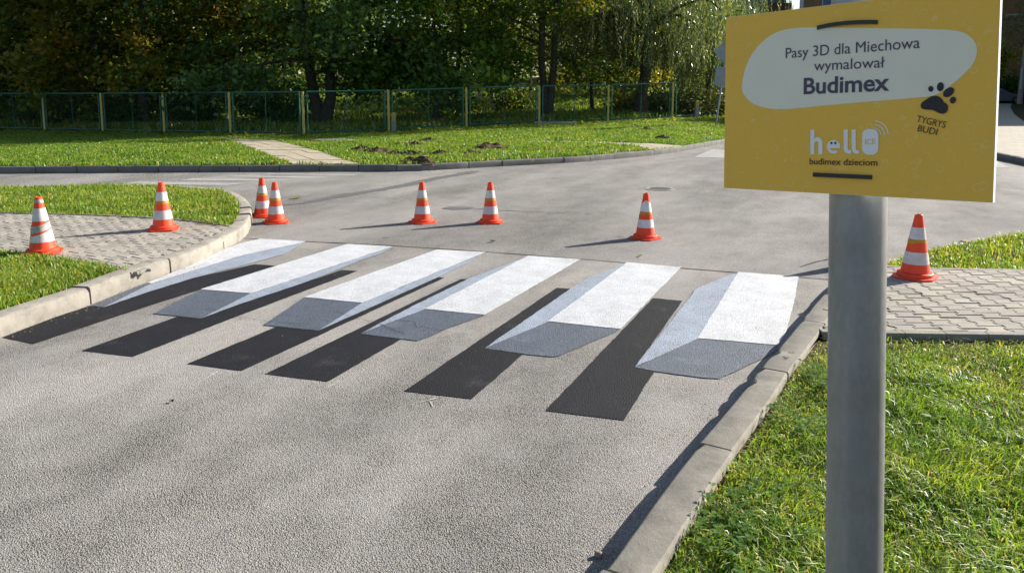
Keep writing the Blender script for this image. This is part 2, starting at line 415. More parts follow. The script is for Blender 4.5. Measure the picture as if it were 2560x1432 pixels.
d1 = (rk[0] - rk[5]) / np.linalg.norm(rk[0] - rk[5])
cor = np.array(XY([(2125, 680), (2172, 657), (2220, 638.5), (2309, 617), (2418, 596), (2560, 576), (2760, 553), (3100, 528)], .06))
rk_full = np.vstack([rk[0] + d1 * 7, rk, cor])
fk_px = [(-420, 440), (0, 434), (299, 432.3), (598, 430), (738, 430), (900, 428.6), (977, 430), (1100, 425.6), (1222, 418), (1400, 408.7), (1469, 404), (1626, 390), (1700, 379.5), (1810, 359.6), (1870, 346)]
fk = np.array(XY(fk_px))
fk = np.vstack([fk[0] + np.array([-22, .3]), fk, fk[-1] + np.array([1.6, 6]), fk[-1] + np.array([2.2, 26])])
rfk = np.array(XY([(2318, 322), (2335, 350), (2370, 369), (2420, 381), (2486, 397), (2560, 412.7), (2800, 465), (3600, 640)]))
FH = 1.39                                            # fence height
fpx = [(-190, 86.7, 320.6), (-35, 90.4, 324.5), (113, 94, 328), (258, 97.5, 331), (412, 101.2, 334), (577, 105.3, 336.5), (760, 109, 339.3), (972.5, 104.1, 330.8), (1166.5, 99.0, 319.4), (1348, 95.0, 310.8), (1520, 92.5, 305.6), (1680.5, 90, 298)]
fence = np.array([D(a, c, FH * F / b) for a, b, c in fpx])
fl = fence[0] + (fence[0] - fence[1]) * 6
FX = np.r_[fl[0], fence[:, 0], 16, 40]; FYv = np.r_[fl[1], fence[:, 1], 36, 40]; FZv = np.r_[fl[2], fence[:, 2], .5, .3]
def zt(x, y):
    """height of the far verge and of the wood's floor"""
    x = np.asarray(x, float); y = np.asarray(y, float)
    yk = np.interp(x, fk[:-2, 0], fk[:-2, 1]); yf = np.interp(x, FX, FYv); zf = np.interp(x, FX, FZv)
    t = np.clip((y - yk) / np.maximum(yf - yk, .5), 0, 1)
    fade = 1 - smooth01(.25, .36, x / np.maximum(y, 1))
    up = np.clip(y - yf, 0, 60)
    return .125 + (zf - .125) * t * t * (3 - 2 * t) * fade + fade * (.018 * up + .0009 * up * up * (up < 40) + (up >= 40) * 1.44)
def onland(px, py):
    d = ray(px, py); t = 8.0
    for _ in range(4000):
        q = CAM + d * t
        if q[2] <= zt(q[0], q[1]): return q
        t += .02
    return q

# ------------------------------------------------------------------ ground, roads, pavements
g = flat('ground', [(-700, -500), (700, -500), (700, 900), (-700, 900)], -.10, M['ground'], 'structure')
far_side = [(90, 60), (-90, 60)]
cross = [(-90, joint[0][1] + 1.0)] + [tuple(q) for q in joint] + [(90, joint[-1][1] + 1.0)] + far_side
flat('cross_street', cross, 0, M['cross'], 'structure')
near = [(-30, joint[0][1] + .6)] + [tuple(q) for q in joint] + [(30, joint[-1][1] + .6), (30, -20), (-30, -20)]
flat('side_street', near, 0, M['road'], 'structure')
rng = np.random.RandomState(3)
jl = resample(joint, .05); wdt = .007 + .006 * vnoise(jl[:, 0] * 3, jl[:, 1], .4, 5) + rng.rand(len(jl)) * .003
a = offset_line(jl, .004) + 0; up_ = offset_line(jl, .0) + np.stack([np.zeros(len(jl)), wdt], 1); lo_ = jl - np.stack([np.zeros(len(jl)), wdt * .5], 1)
n = len(jl)
mesh_obj('road_joint', [(*q, .0035) for q in lo_] + [(*q, .0035) for q in up_], [(i, i + 1, n + i + 1, n + i) for i in range(n - 1)], M['crack'])['kind'] = 'structure'

def ribbon(name, pxs, z, mat, kind='structure', jit=0, step=.08, seed=0):
    """pxs: list of (px, py, half-width in m)"""
    p = np.array([[*P(a, b)[:2], c] for a, b, c in pxs]); p = resample(p, step)
    r = np.random.RandomState(seed)
    hw = p[:, 2] * (1 + jit * (r.rand(len(p)) - .5) * 2)
    L = offset_line(p[:, :2], 1); d = L - p[:, :2]
    v = [(*q, z) for q in p[:, :2] - d * hw[:, None]] + [(*q, z) for q in p[:, :2] + d * hw[:, None]]; m = len(p)
    o = mesh_obj(name, v, [(i, i + 1, m + i + 1, m + i) for i in range(m - 1)], mat)
    if kind: o['kind'] = kind
    return o
ribbon('tar_seam', [(695, 515, .05), (760, 508, .055), (800, 500, .10), (850, 490, .12), (950, 475, .13), (1020, 462, .12), (1090, 446, .10), (1150, 436, .12), (1190, 428, .12)], .004, M['tar'], jit=.3, seed=2)
ribbon('road_crack', [(2000, 668, .004), (2040, 655, .008), (2075, 648, .009), (2150, 640, .008), (2215, 636, .006)], .004, M['crack'], jit=.6, seed=4)
ribbon('road_crack', [(1060, 512, .004), (1240, 526, .008), (1420, 534, .004)], .004, M['crack'], jit=.6, seed=9)
for i_, (pts, wd) in enumerate([([(520, 772), (600, 795), (668, 806), (760, 812)], .0016), ([(700, 790), (745, 792)], .0016), ([(840, 780), (880, 796), (950, 812), (1010, 836)], .002), ([(1000, 803), (1035, 806), (1042, 822)], .002), ([(1050, 818), (1120, 832), (1170, 838)], .0016), ([(100, 818), (180, 814), (240, 822)], .0016)]):
    ribbon('road_crack', [(a, b, wd) for a, b in pts], .0095, M['crack'], jit=.9, step=.03, seed=20 + i_)

M['chalk'] = m_plain('chalk', (.44, .42, .39), .9, .2, 60)
for i_, (a_, b_) in enumerate([((473, 970), (544, 930)), ((1012, 1017), (1092, 996)), ((1075, 1003), (1085, 1022)), ((790, 986), (850, 952)), ((40, 873), (110, 862)), ((1800, 948), (1830, 941))]):
    ribbon('chalk_mark', [(*a_, .0015), (*b_, .003)], .0042, M['chalk'], jit=.9, step=.02, seed=40 + i_)
# kerbs: a swept profile, one kerb stone after another
def kerb(name, path, hgt, wid, mat, stone=1.0, inside=1, seed=0, gap=.013, hfun=None):
    path = resample(chaikin(path, 2), .02); s = np.r_[0, np.cumsum(np.linalg.norm(np.diff(path, axis=0), axis=1))]
    nrm = offset_line(path, 1.0) - path
    nrm *= inside
    mb = MB(); r = random.Random(seed); q = 0.0
    def at(t): return np.array([np.interp(t, s, path[:, 0]), np.interp(t, s, path[:, 1])]), np.array([np.interp(t, s, nrm[:, 0]), np.interp(t, s, nrm[:, 1])])
    while q < s[-1] - .1:
        e = min(q + stone * (1 + r.uniform(-.02, .02)), s[-1]); m = max(2, int((e - q) / .07) + 1)
        dz = r.uniform(-.007, .007); dx = r.uniform(-.008, .008); rings = []
        for i in range(m):
            t = q + gap / 2 + (e - q - gap) * i / (m - 1); c, nn = at(t); hh = hgt if hfun is None else hfun(c)
            ch = max(0, r.gauss(0, .003)) + (r.uniform(.008, .022) if r.random() < .07 else 0) + (r.uniform(.004, .016) if i in (0, m - 1) and r.random() < .6 else 0)
            prof = [(0, -.05), (.0, hh * .35), (.004, hh - .022 - ch), (.010 + ch * .8, hh - .008 - ch * .4), (.022 + ch, hh), (wid - .008, hh), (wid, hh - .01), (wid, -.05)]
            rings.append([(*(c + nn * (px + dx)), pz + dz) for px, pz in prof])
        k = len(rings[0]); v = [x for ring in rings for x in ring]
        f = [(i * k + j, i * k + j + 1, (i + 1) * k + j + 1, (i + 1) * k + j) for i in range(m - 1) for j in range(k - 1)]
        f += [tuple(range(k)), tuple((m - 1) * k + j for j in range(k))[::-1]]
        mb.add(v, f); q = e
    o = mb.build(name, mat, autosmooth=.7); o['kind'] = 'structure'; return o
kerb('kerb', lk, KH, .15, M['kerb'], .98, 1, 1, gap=.018)
def rkh(c):
    return KH - .075 * float(smooth01(6.0, 6.8, c[1]))
kerb('kerb', rk_full, KH, .15, M['kerb_grey'], 1.0, -1, 2, gap=.016, hfun=rkh)
kerb('kerb', fk, .125, .14, M['kerb_dark'], .75, 1, 3)
kerb('kerb', rfk, .13, .15, M['kerb_dark'], .75, 1, 4)

# lawns and pavements at kerb level
LZ = .112
lkin = offset_line(lk, .145); rkin = offset_line(rk_full, -.145)
edgeL_back = np.array(XY([(-420, 534), (0, 536.5), (225, 541), (385, 549), (482, 557), (572, 570)], LZ))
edgeL_front = np.array(XY([(-500, 600), (0, 631), (128, 647), (257, 669), (318, 683)], LZ))
def nearest(line, q): return int(np.argmin(np.linalg.norm(line - q, axis=1)))
ib = nearest(lkin, edgeL_back[-1]); iff = nearest(lkin, edgeL_front[-1])
lawn_left_near = [tuple(q) for q in edgeL_front] + [tuple(q) for q in lkin[:iff + 1][::-1]] + [(-14, lkin[0][1])]
pave_left = [tuple(q) for q in edgeL_back] + [tuple(q) for q in lkin[iff + 1:ib + 1][::-1]] + [tuple(q) for q in edgeL_front[::-1]]
lawn_left_far = [tuple(q) for q in lkin[ib + 1:]] + [tuple(q) for q in edgeL_back]
flat('lawn', lawn_left_near, LZ, M['lawn'], 'structure')
flat('lawn', lawn_left_far, LZ, M['lawn'], 'structure')
edgeR_front = np.array(XY([(2046, 828), (2215, 831.5), (2560, 836), (3300, 846)], LZ))
edgeR_back = np.array(XY([(2190, 668), (2215, 672), (2330, 677), (2560, 681), (3300, 690)], LZ))
i0 = nearest(rkin, edgeR_front[0]); i1 = nearest(rkin, edgeR_back[0])
lawn_right = [tuple(q) for q in rkin[:i0 + 1]] + [tuple(q) for q in edgeR_front] + [(12, rkin[0][1])]
pave_right = [tuple(q) for q in edgeR_front[::-1]] + [tuple(q) for q in rkin[i0:i1 + 1]] + [tuple(q) for q in edgeR_back]
lawn_corner = [tuple(q) for q in edgeR_back[::-1]] + [tuple(q) for q in rkin[i1:]]
flat('lawn', lawn_right, LZ - .03, M['lawn'], 'structure')
flat('lawn', lawn_corner, .062, M['lawn'], 'structure')

def pavement(name, poly, origin, ang, z, mat, seed=0, gx=.0035, gy=.0035, cuts=()):
    """interlocking double-T concrete pavers cut along the edgings, every joint an open gap above dirt"""
    flat(name, poly, z - .016, M['joint_dirt'], 'structure')
    r = random.Random(seed); mb = MB(); ca, sa = math.cos(ang), math.sin(ang)
    px = np.array(poly)[:, 0]; py = np.array(poly)[:, 1]; mid = np.array([px.mean(), py.mean()])
    wN, wW, hh = .056, .082, .058
    shape = [(-wW, -hh), (wW, -hh), (wW, -.037), (wN, -.021), (wN, .021), (wW, .037), (wW, hh), (-wW, hh), (-wW, .037), (-wN, .021), (-wN, -.021), (-wW, -.037)]
    cx, cy = origin; V = []
    for i in range(-90, 91):
        for j in range(-80, 81):
            lx = i * (wN + wW); ly = j * 2 * hh + (i % 2) * hh
            x = cx + lx * ca - ly * sa; y = cy + lx * sa + ly * ca
            if px.min() - .1 < x < px.max() + .1 and py.min() - .1 < y < py.max() + .1: V.append((x, y))
    V = np.array(V); near = np.zeros(len(V), bool); keep = in_poly(V[:, 0], V[:, 1], poly); segs = []
    for line in cuts:
        for a, b in zip(line[:-1], line[1:]):
            ab = b - a; t = ((V - a) @ ab) / (ab @ ab); d = (V - a) @ np.array([-ab[1], ab[0]]) / np.linalg.norm(ab)
            hit = (t > -.02) & (t < 1.02) & (np.abs(d) < .14); near |= hit; segs.append((a, ab, hit))
    for kq, q in enumerate(V):
        if not (keep[kq] or near[kq]): continue
        loop = [(q[0] + (abs(lx) - gx) * math.copysign(1, lx) * ca - (abs(ly) - gy * (abs(ly) > .05)) * math.copysign(1, ly) * sa, q[1] + (abs(lx) - gx) * math.copysign(1, lx) * sa + (abs(ly) - gy * (abs(ly) > .05)) * math.copysign(1, ly) * ca) for lx, ly in shape]
        for a, ab, hit in segs:
            if not hit[kq]: continue
            nn = np.array([-ab[1], ab[0]]) / np.linalg.norm(ab)
            if (mid - a) @ nn < 0: nn = -nn
            out = []
            for i in range(len(loop)):
                p0 = np.array(loop[i]); p1 = np.array(loop[(i + 1) % len(loop)]); d0 = (p0 - a) @ nn - .004; d1_ = (p1 - a) @ nn - .004
                if d0 >= 0: out.append(tuple(p0))
                if d0 * d1_ < 0: out.append(tuple(p0 + (p1 - p0) * d0 / (d0 - d1_)))
            loop = out
            if len(loop) < 3: break
        if len(loop) < 3: continue
        L_ = np.array(loop); ar = abs(np.sum(L_[:, 0] * np.roll(L_[:, 1], -1) - L_[:, 1] * np.roll(L_[:, 0], -1))) / 2
        if ar < .0008: continue
        c0 = L_.mean(0); dz = r.uniform(-.003, .003); tx, ty = r.gauss(0, .012), r.gauss(0, .012); n = len(loop); vs_ = []
        for lev, s_ in ((-.015, 1), (.004, 1), (.0075, .965)):
            for p0 in L_:
                p1 = c0 + (p0 - c0) * s_; vs_.append((p1[0], p1[1], z + lev + dz + (p0[0] - c0[0]) * tx + (p0[1] - c0[1]) * ty))
        f = [tuple(range(2 * n, 3 * n))] + [(Lv * n + k, Lv * n + (k + 1) % n, (Lv + 1) * n + (k + 1) % n, (Lv + 1) * n + k) for Lv in (0, 1) for k in range(n)]
        b0 = len(mb.v); mb.add(vs_, f); tints.append((n * 3, r.random()))
    o = mb.build('paving', mat); o['kind'] = 'structure'
    a = o.data.attributes.new('tint', 'FLOAT', 'POINT'); vals = np.concatenate([np.full(c, t) for c, t in tints]); tints.clear()
    if len(vals) == len(o.data.vertices): a.data.foreach_set('value', vals.astype(np.float32))
    return o
tints = []
angR = math.atan2(edgeR_front[2][1] - edgeR_front[1][1], edgeR_front[2][0] - edgeR_front[1][0])
pavement('pavement', pave_right, edgeR_front[1], angR, LZ + .006, M['paver'], 5, .0028, .0052, (edgeR_front, edgeR_back))
angL = math.atan2(*(P(318, 683, LZ) - P(0, 615, LZ))[1::-1])
pavement('pavement', pave_left, P(318, 683, LZ)[:2], angL, LZ + .006, M['paver'], 6, .0010, .0034, (edgeL_front, edgeL_back))
def strip(name, line, wid, z0, z1, mat, side=1):
    p = resample(line, .25); q = offset_line(p, wid * side); m = len(p); mb = MB()
    for i in range(0, m - 1):
        a0, a1 = p[i], p[i + 1]; b0, b1 = q[i], q[i + 1]
        t = (a1 - a0) * .01
        mb.prism([tuple(a0 + t), tuple(a1), tuple(b1), tuple(b0 + t)], z0, z1)
    o = mb.build(name, mat, bevel=.004); o['kind'] = 'structure'; return o
strip('edging', edgeR_front, .06, .0, LZ + .018, M['kerb_grey'], -1)
strip('edging', edgeR_back, .06, .0, LZ + .014, M['kerb_grey'], 1)
strip('edging', edgeL_back, .06, .0, LZ + .022, M['kerb'], 1)

# far verge, wood floor
def terrain(name, xs, ys, keep, mat, dz=0.0):
    X, Y = np.meshgrid(xs, ys); Z = zt(X, Y) + dz
    v = np.stack([X.ravel(), Y.ravel(), Z.ravel()], 1); nx = len(xs); f = []
    K = keep(X, Y)
    for j in range(len(ys) - 1):
        for i in range(nx - 1):
            if K[j, i] and K[j, i + 1] and K[j + 1, i] and K[j + 1, i + 1]:
                f.append((j * nx + i, j * nx + i + 1, (j + 1) * nx + i + 1, (j + 1) * nx + i))
    o = mesh_obj(name, v, np.array(f), mat, None, True); o['kind'] = 'structure'; return o
fkin = offset_line(fk, .07)
# the verge as strips from the kerb's back to the fence line
vx = np.linspace(-42, fkin[-3][0], 180); rows = 26
yk_ = np.interp(vx, fkin[:-2, 0], fkin[:-2, 1]); yf_ = np.interp(vx, FX, FYv) + .4
V = []; 
for j in range(rows):
    yy = yk_ + (yf_ - yk_) * (j / (rows - 1)); V += list(zip(vx, yy, zt(vx, yy) - .01))
nx = len(vx); Fq = [(j * nx + i, j * nx + i + 1, (j + 1) * nx + i + 1, (j + 1) * nx + i) for j in range(rows - 1) for i in range(nx - 1)]
mesh_obj('lawn', V, np.array(Fq), M['lawn'], None, True)['kind'] = 'structure'
xs = np.linspace(-70, 34, 160); ys = np.linspace(22, 130, 130)
def kp(X, Y): return (Y > np.interp(X, FX, FYv) - .6) & (X < fk[-2][0] + 30)
terrain('wood_floor', xs, ys, kp, M['floor'], -.02)
verge_r = [tuple(q) for q in fkin[-4:]] + [(fkin[-1][0] - 3, fkin[-1][1]), (fkin[-4][0] - .5, fkin[-4][1] + 8)]
flat('lawn', verge_r, .11, M['lawn'], 'structure')

# slab paths across the verge
def slab_path(name, left, right, nl, nc, mat):
    A = resample([onland(*q) for q in left], 99); A = [onland(*q) for q in left]; B = [onland(*q) for q in right]
    A = np.array(A); B = np.array(B)
    def along(L, t):
        s = np.r_[0, np.cumsum(np.linalg.norm(np.diff(L, axis=0), axis=1))]; s /= s[-1]
        return np.array([np.interp(t, s, L[:, k]) for k in range(3)])
    mb = MB(); r = random.Random(4)
    for i in range(nl):
        for j in range(nc):
            c = []
            for (ti, tj) in ((i, j), (i, j + 1), (i + 1, j + 1), (i + 1, j)):
                a_ = along(A, ti / nl); b_ = along(B, ti / nl); c.append(a_ + (b_ - a_) * tj / nc)
            m = sum(c) / 4; c = [m + (q - m) * .965 for q in c]; dz = r.uniform(0, .012)
            v = [(q[0], q[1], zt(q[0], q[1]) - .06) for q in c] + [(q[0], q[1], zt(q[0], q[1]) + .012 + dz) for q in c]
            mb.add(v, [(3, 2, 1, 0), (4, 5, 6, 7), (0, 1, 5, 4), (1, 2, 6, 5), (2, 3, 7, 6), (3, 0, 4, 7)])
    o = mb.build(name, mat); o['kind'] = 'structure'; return [tuple(q[:2]) for q in A] + [tuple(q[:2]) for q in B[::-1]]
path1 = slab_path('path', [(733, 411.8), (690, 398), (650, 381), (605, 363), (562, 349)], [(903, 411.5), (855, 400), (808, 383), (745, 366), (686, 352)], 9, 4, M['slab'])
path2 = slab_path('path', [(1626, 375.3), (1592, 366), (1484, 358.7), (1400, 356.8), (1300, 355.5)], [(1704, 365.5), (1650, 361.5), (1560, 358.2), (1438, 355.2), (1300, 354)], 16, 2, M['slab'])

# far pavement right of the sign
def m_brickpave():
    k = NT('paving_far'); b = k.n('ShaderNodeTexBrick', i_Scale=1.0, i_Mortar_Size=.012); b.inputs['Brick Width'].default_value = .4; b.inputs['Row Height'].default_value = .4
    b.inputs['Color1'].default_value = (.42, .38, .31, 1); b.inputs['Color2'].default_value = (.36, .33, .27, 1); b.inputs['Mortar'].default_value = (.08, .07, .055, 1)
    mp = k.n('ShaderNodeMapping'); mp.inputs['Rotation'].default_value = (0, 0, R(-24)); k.l(k.co(), mp.inputs[0]); k.l(mp.outputs[0], b.inputs['Vector'])
    k.base(b.outputs[0]); k.rough(.9); return k.m
rin = offset_line(rfk, .1)
far_pv = [tuple(q) for q in rin] + [(60, rin[-1][1]), (60, 24)] + XY([(2560, 304), (2535, 285), (2526, 268), (2532, 258), (2440, 258), (2330, 270), (2318, 322)], .12)
flat('pavement', far_pv, .12, m_brickpave(), 'structure')
lawn_far_r = XY([(2562, 304.5), (2535, 285), (2526, 268), (2532, 257)], .12) + [(70, 70), (60, 24)]
flat('lawn', lawn_far_r, .125, M['lawn'], 'structure')

# ------------------------------------------------------------------ painted stripes of the 3D crossing
STR = [
 dict(white=[(368, 708.5), (437, 681), (481, 664), (544, 631.5), (600, 610), (650, 598.5), (764, 604.8), (757, 608), (610, 639), (478.6, 679.5), (380, 710)],
      pale=[(379, 709.5), (478.6, 679.3), (610, 638.8), (757, 607.8), (764, 604.8), (744, 617), (707, 638), (640, 656), (482, 697), (363, 734), (260, 769.5)],
      grey=[(362, 710), (380, 708.5), (260, 769.5), (226, 764.6)],
      black=[(6, 844), (138, 793.5), (226, 764.5), (262, 769), (363, 733), (482, 696), (637, 661), (691, 665), (388, 760), (84, 860)],
      label='leftmost 3D painted crossing stripe, its white top cut off by the left kerb'),
 dict(white=[(501.6, 725), (869, 611.3), (981.5, 618), (628, 735)],
      pale=[(627, 735), (981.5, 618), (974.6, 622.8), (947, 637), (909, 649), (761, 708), (600, 761.7), (503, 797.5)],
      grey=[(501.6, 724.5), (629, 734.5), (503, 797.5), (383, 785)],
      black=[(205, 877), (444, 792), (503, 796.5), (600, 760.7), (761, 707), (854, 675.5), (894, 678), (620, 781), (333, 892)],
      label='second 3D painted crossing stripe from the left kerb'),
 dict(white=[(761, 744.7), (1092, 625.6), (1214, 632), (906, 759)],
      pale=[(905, 759), (1214, 632), (1199, 641), (1174, 656), (1098, 693), (945, 762), (797, 828)],
      grey=[(761, 744.2), (907, 758.5), (797, 828), (659, 813.6)],
      black=[(468, 910), (690, 818), (797, 827), (1096, 693.5), (1112, 694.7), (605, 927)],
      label='third 3D painted crossing stripe from the left, beside the gap in the middle'),
 dict(white=[(1062, 774), (1321, 641), (1451, 650), (1212.5, 789)],
      pale=[(1321, 640.7), (1300, 650), (1174, 697), (1037, 764), (901, 835.5), (1063, 774.5)],
      grey=[(1061, 774), (1213, 788.5), (1119.5, 822), (1065, 846), (1043, 853), (901, 835.5)],
      black=[(664, 935), (1152, 698), (1175, 698), (1037, 765), (903, 835), (1002, 849), (819, 954.5)],
      label='third 3D painted crossing stripe from the right, cracked dark grey front end'),
 dict(white=[(1370.5, 805), (1567.4, 657.6), (1702.8, 670), (1551.6, 824.6)],
      pale=[(1567, 657.6), (1530.5, 673), (1470.7, 696), (1425, 724), (1212, 872), (1371, 806)],
      grey=[(1370, 804.5), (1552, 824), (1541, 830), (1397, 891), (1379, 893), (1309, 886), (1212, 872)],
      black=[(1010, 978), (1392, 720), (1430, 722.6), (1214, 871), (1309, 885), (1180, 998)],
      label='second 3D painted crossing stripe from the right kerb'),
 dict(white=[(1744, 847.5), (1846, 681.8), (1996.4, 693.4), (1987.6, 745.5), (1966.5, 830), (1946, 865)],
      pale=[(1847, 681.5), (1797.7, 699.8), (1738, 724.4), (1731, 736.7), (1587, 919.5), (1745, 848)],
      grey=[(1743.5, 847), (1947, 864.5), (1942, 878), (1903, 900), (1815, 940.6), (1797.7, 947.7), (1760, 946), (1636, 929), (1587, 919.5)],
      black=[(1364, 1027), (1632.5, 745.5), (1706, 752.5), (1589, 918), (1636, 928), (1560, 1051)],
      label='rightmost 3D painted crossing stripe, reaching the right kerb')]
def paint_poly(name, pxs, z, mat, parent, origin, seed):
    p = np.array(XY(pxs)); p = np.vstack([p, p[:1]]); q = []
    r = np.random.RandomState(seed)
    for i in range(len(p) - 1):
        L = np.linalg.norm(p[i + 1] - p[i]); m = max(1, int(L / .05)); t = np.arange(m) / m
        s_ = p[i] + (p[i + 1] - p[i]) * t[:, None]; s_[1:] += (r.rand(max(m - 1, 0), 2) - .5) * .006; q += list(s_)
    q = [(x - origin[0], y - origin[1]) for x, y in q]
    return flat(name, q, z, mat, None, parent)
for i, s in enumerate(STR):
    c = P(*np.mean(s['white'], axis=0)); e = empty('crossing_stripe', (c[0], c[1], 0), s['label'], 'road marking', 'painted stripes of the 3D crossing')
    paint_poly('painted_shadow', s['black'], .003, M['black'], e, c, i)
    paint_poly('front_face', s['grey'], .005, M['grey'], e, c, i + 10)
    paint_poly('side_face', s['pale'], .0065, M['pale'], e, c, i + 20)
    paint_poly('top_face', s['white'], .008, M['white'], e, c, i + 30)
OLD = [([(302, 460.4), (347, 454), (623, 458.5), (565, 464)], 'faded white zebra bar on the cross street, second nearest the left lawn'),
       ([(450, 451.4), (482, 446.6), (736, 449.8), (684, 453)], 'faded white zebra bar on the cross street, in the middle of its row'),
       ([(562, 442.3), (591, 440), (823, 442.3), (787, 446)], 'faded white zebra bar on the cross street, second nearest the far kerb'),
       ([(650, 436), (668, 434.8), (900, 437), (879, 439.3)], 'faded white zebra bar on the cross street, nearest the far kerb'),
       ([(180, 474), (222, 466), (514, 470), (440, 477)], 'faded white zebra bar on the cross street, partly hidden by the left lawn'),
       ([(1736, 393), (1779, 374), (1850, 377.5), (1832, 396.5)], 'white road bar by the far kerb, running behind the left edge of the yellow sign'),
       ([(2420, 385), (2486, 398.5), (2522, 419.5), (2440, 419)], 'white triangular road marking end right of the yellow sign')]
for i, (p, lab) in enumerate(OLD):
    tag(flat('zebra_bar', XY(p), .004, M['oldpaint']), lab, 'road marking', 'old zebra bars on the cross street')
# manhole and patch
c = P(1650, 473); e = empty('manhole_cover', (c[0], c[1], 0), 'small round iron cover in the cross street behind the lone cone', 'manhole')
mb = MB(); mb.lathe([(.235, -.02), (.235, .006), (.20, .008), (.195, .004)], 32); mb.build('frame', M['iron'], e)
mb = MB(); mb.lathe([(.19, -.02), (.19, .008), (.0001, .009)], 32)
for k in range(7): mb.box((0, -.15 + k * .05, .0105), (2 * math.sqrt(max(.004, .17 ** 2 - (-.15 + k * .05) ** 2)), .016, .004))
mb.build('lid', M['iron'], e)
c = P(1145, 521); r_ = np.random.RandomState(8); ang = np.linspace(0, 2 * math.pi, 24, endpoint=False)
flat('asphalt_patch', [(c[0] + math.cos(t) * .20 * (1 + .2 * (q - .5)), c[1] + math.sin(t) * .13 * (1 + .3 * (q - .5))) for t, q in zip(ang, r_.rand(24))], .0042, M['tar'], 'structure')

# ------------------------------------------------------------------ grass (uncountable: stuff)
def blades(name, x, y, z, h, wd, seed, mat, label, lean=.55, comb=None, straw=.06, dark=0.0):
    r = np.random.RandomState(seed); n = len(x)
    az = r.rand(n) * 2 * math.pi
    if comb is not None: az = comb + r.randn(n) * 1.2
    hh = h * (.55 + .9 * r.rand(n)); ww = wd * (.6 + .8 * r.rand(n)); ln = lean * (.2 + 1.1 * r.rand(n))
    dx, dy = np.cos(az), np.sin(az); sx, sy = -dy, dx
    tw = r.rand(n) * math.pi; sx2 = np.cos(tw); sy2 = np.sin(tw)
    b = np.stack([x, y, z], 1); s = np.stack([sx2, sy2, np.zeros(n)], 1) * ww[:, None]
    m = b + np.stack([dx * ln * hh * .4, dy * ln * hh * .4, hh * .62], 1)
    t = b + np.stack([dx * ln * hh * 1.15, dy * ln * hh * 1.15, hh * (1 - .45 * np.clip(ln, 0, 1.2))], 1)
    v = np.stack([b - s, b + s, m + s * .8, m - s * .8, t + s * .08, t - s * .08], 1).reshape(-1, 3)
    i = np.arange(n)[:, None] * 6
    f = np.concatenate([i + np.array([[0, 1, 2, 3]]), i + np.array([[3, 2, 4, 5]])], 1).reshape(-1, 4)
    base = vnoise(x, y, .45, seed + 1) * .5 + vnoise(x, y, .12, seed + 2) * .35
    tint = np.clip(.22 + base * .65 + dark + r.randn(n) * .13, .17, 1); st = r.rand(n) < straw * (.3 + 1.6 * vnoise(x, y, .7, seed + 3)); tint[st] = r.rand(st.sum()) * .14
    o = mesh_obj(name, v, f, mat, tint=np.repeat(tint, 6))
    return tag(o, label, 'grass', kind='stuff')
def scatter(poly, dens, seed, fn=None):
    r = np.random.RandomState(seed); p = np.array(poly); lo = p.min(0); hi = p.max(0)
    n = int((hi - lo).prod() * dens); x = lo[0] + r.rand(n) * (hi[0] - lo[0]); y = lo[1] + r.rand(n) * (hi[1] - lo[1])
    k = in_poly(x, y, poly)
    if fn is not None: k &= r.rand(n) < fn(x, y)
    return x[k], y[k]
def clipbox(poly, x0, x1, y0, y1):
    return poly, (x0, x1, y0, y1)
# near right lawn
def kerbdist(x, y):
    d = np.full(len(x), 9.0)
    for a, b in zip(rkin[:-1], rkin[1:]):
        ab = b - a; t = np.clip(((x - a[0]) * ab[0] + (y - a[1]) * ab[1]) / (ab @ ab), 0, 1); d = np.minimum(d, np.hypot(x - a[0] - t * ab[0], y - a[1] - t * ab[1]))
    return d
def dr(x, y):
    d = np.hypot(x - .5, y); bare = smooth01(.30, .46, vnoise(x, y, .28, 31) * .6 + vnoise(x, y, .1, 32) * .4)
    edge = np.interp(x, edgeR_front[:, 0], edgeR_front[:, 1]) - y          # distance to the pavement
    worn = .12 + .88 * smooth01(.06, .5, edge + .25 * (vnoise(x, y, .2, 33) - .5))
    return np.clip(1.25 - d / 9, .12, 1) * (.45 + .55 * bare) * worn * (x < 4.6) * (y > 1.0) * (kerbdist(x, y) > .025)
x, y = scatter([(max(a, -3), min(max(b, .8), 9)) for a, b in lawn_right], 14000, 11, dr)
hv = .024 + .052 * vnoise(x, y, .33, 34) * (.5 + smooth01(.2, 1.2, np.interp(x, edgeR_front[:, 0], edgeR_front[:, 1]) - y))
hv *= .5 + .5 * smooth01(.02, .35, kerbdist(x, y))
comb = 2 * math.pi * vnoise(x, y, .22, 36) * 1.5
blades('grass', x, y, np.full(len(x), LZ - .03), hv, .0028, 12, M['grass'], 'long tousled green grass beside the right kerb', 1.0, comb, .07)
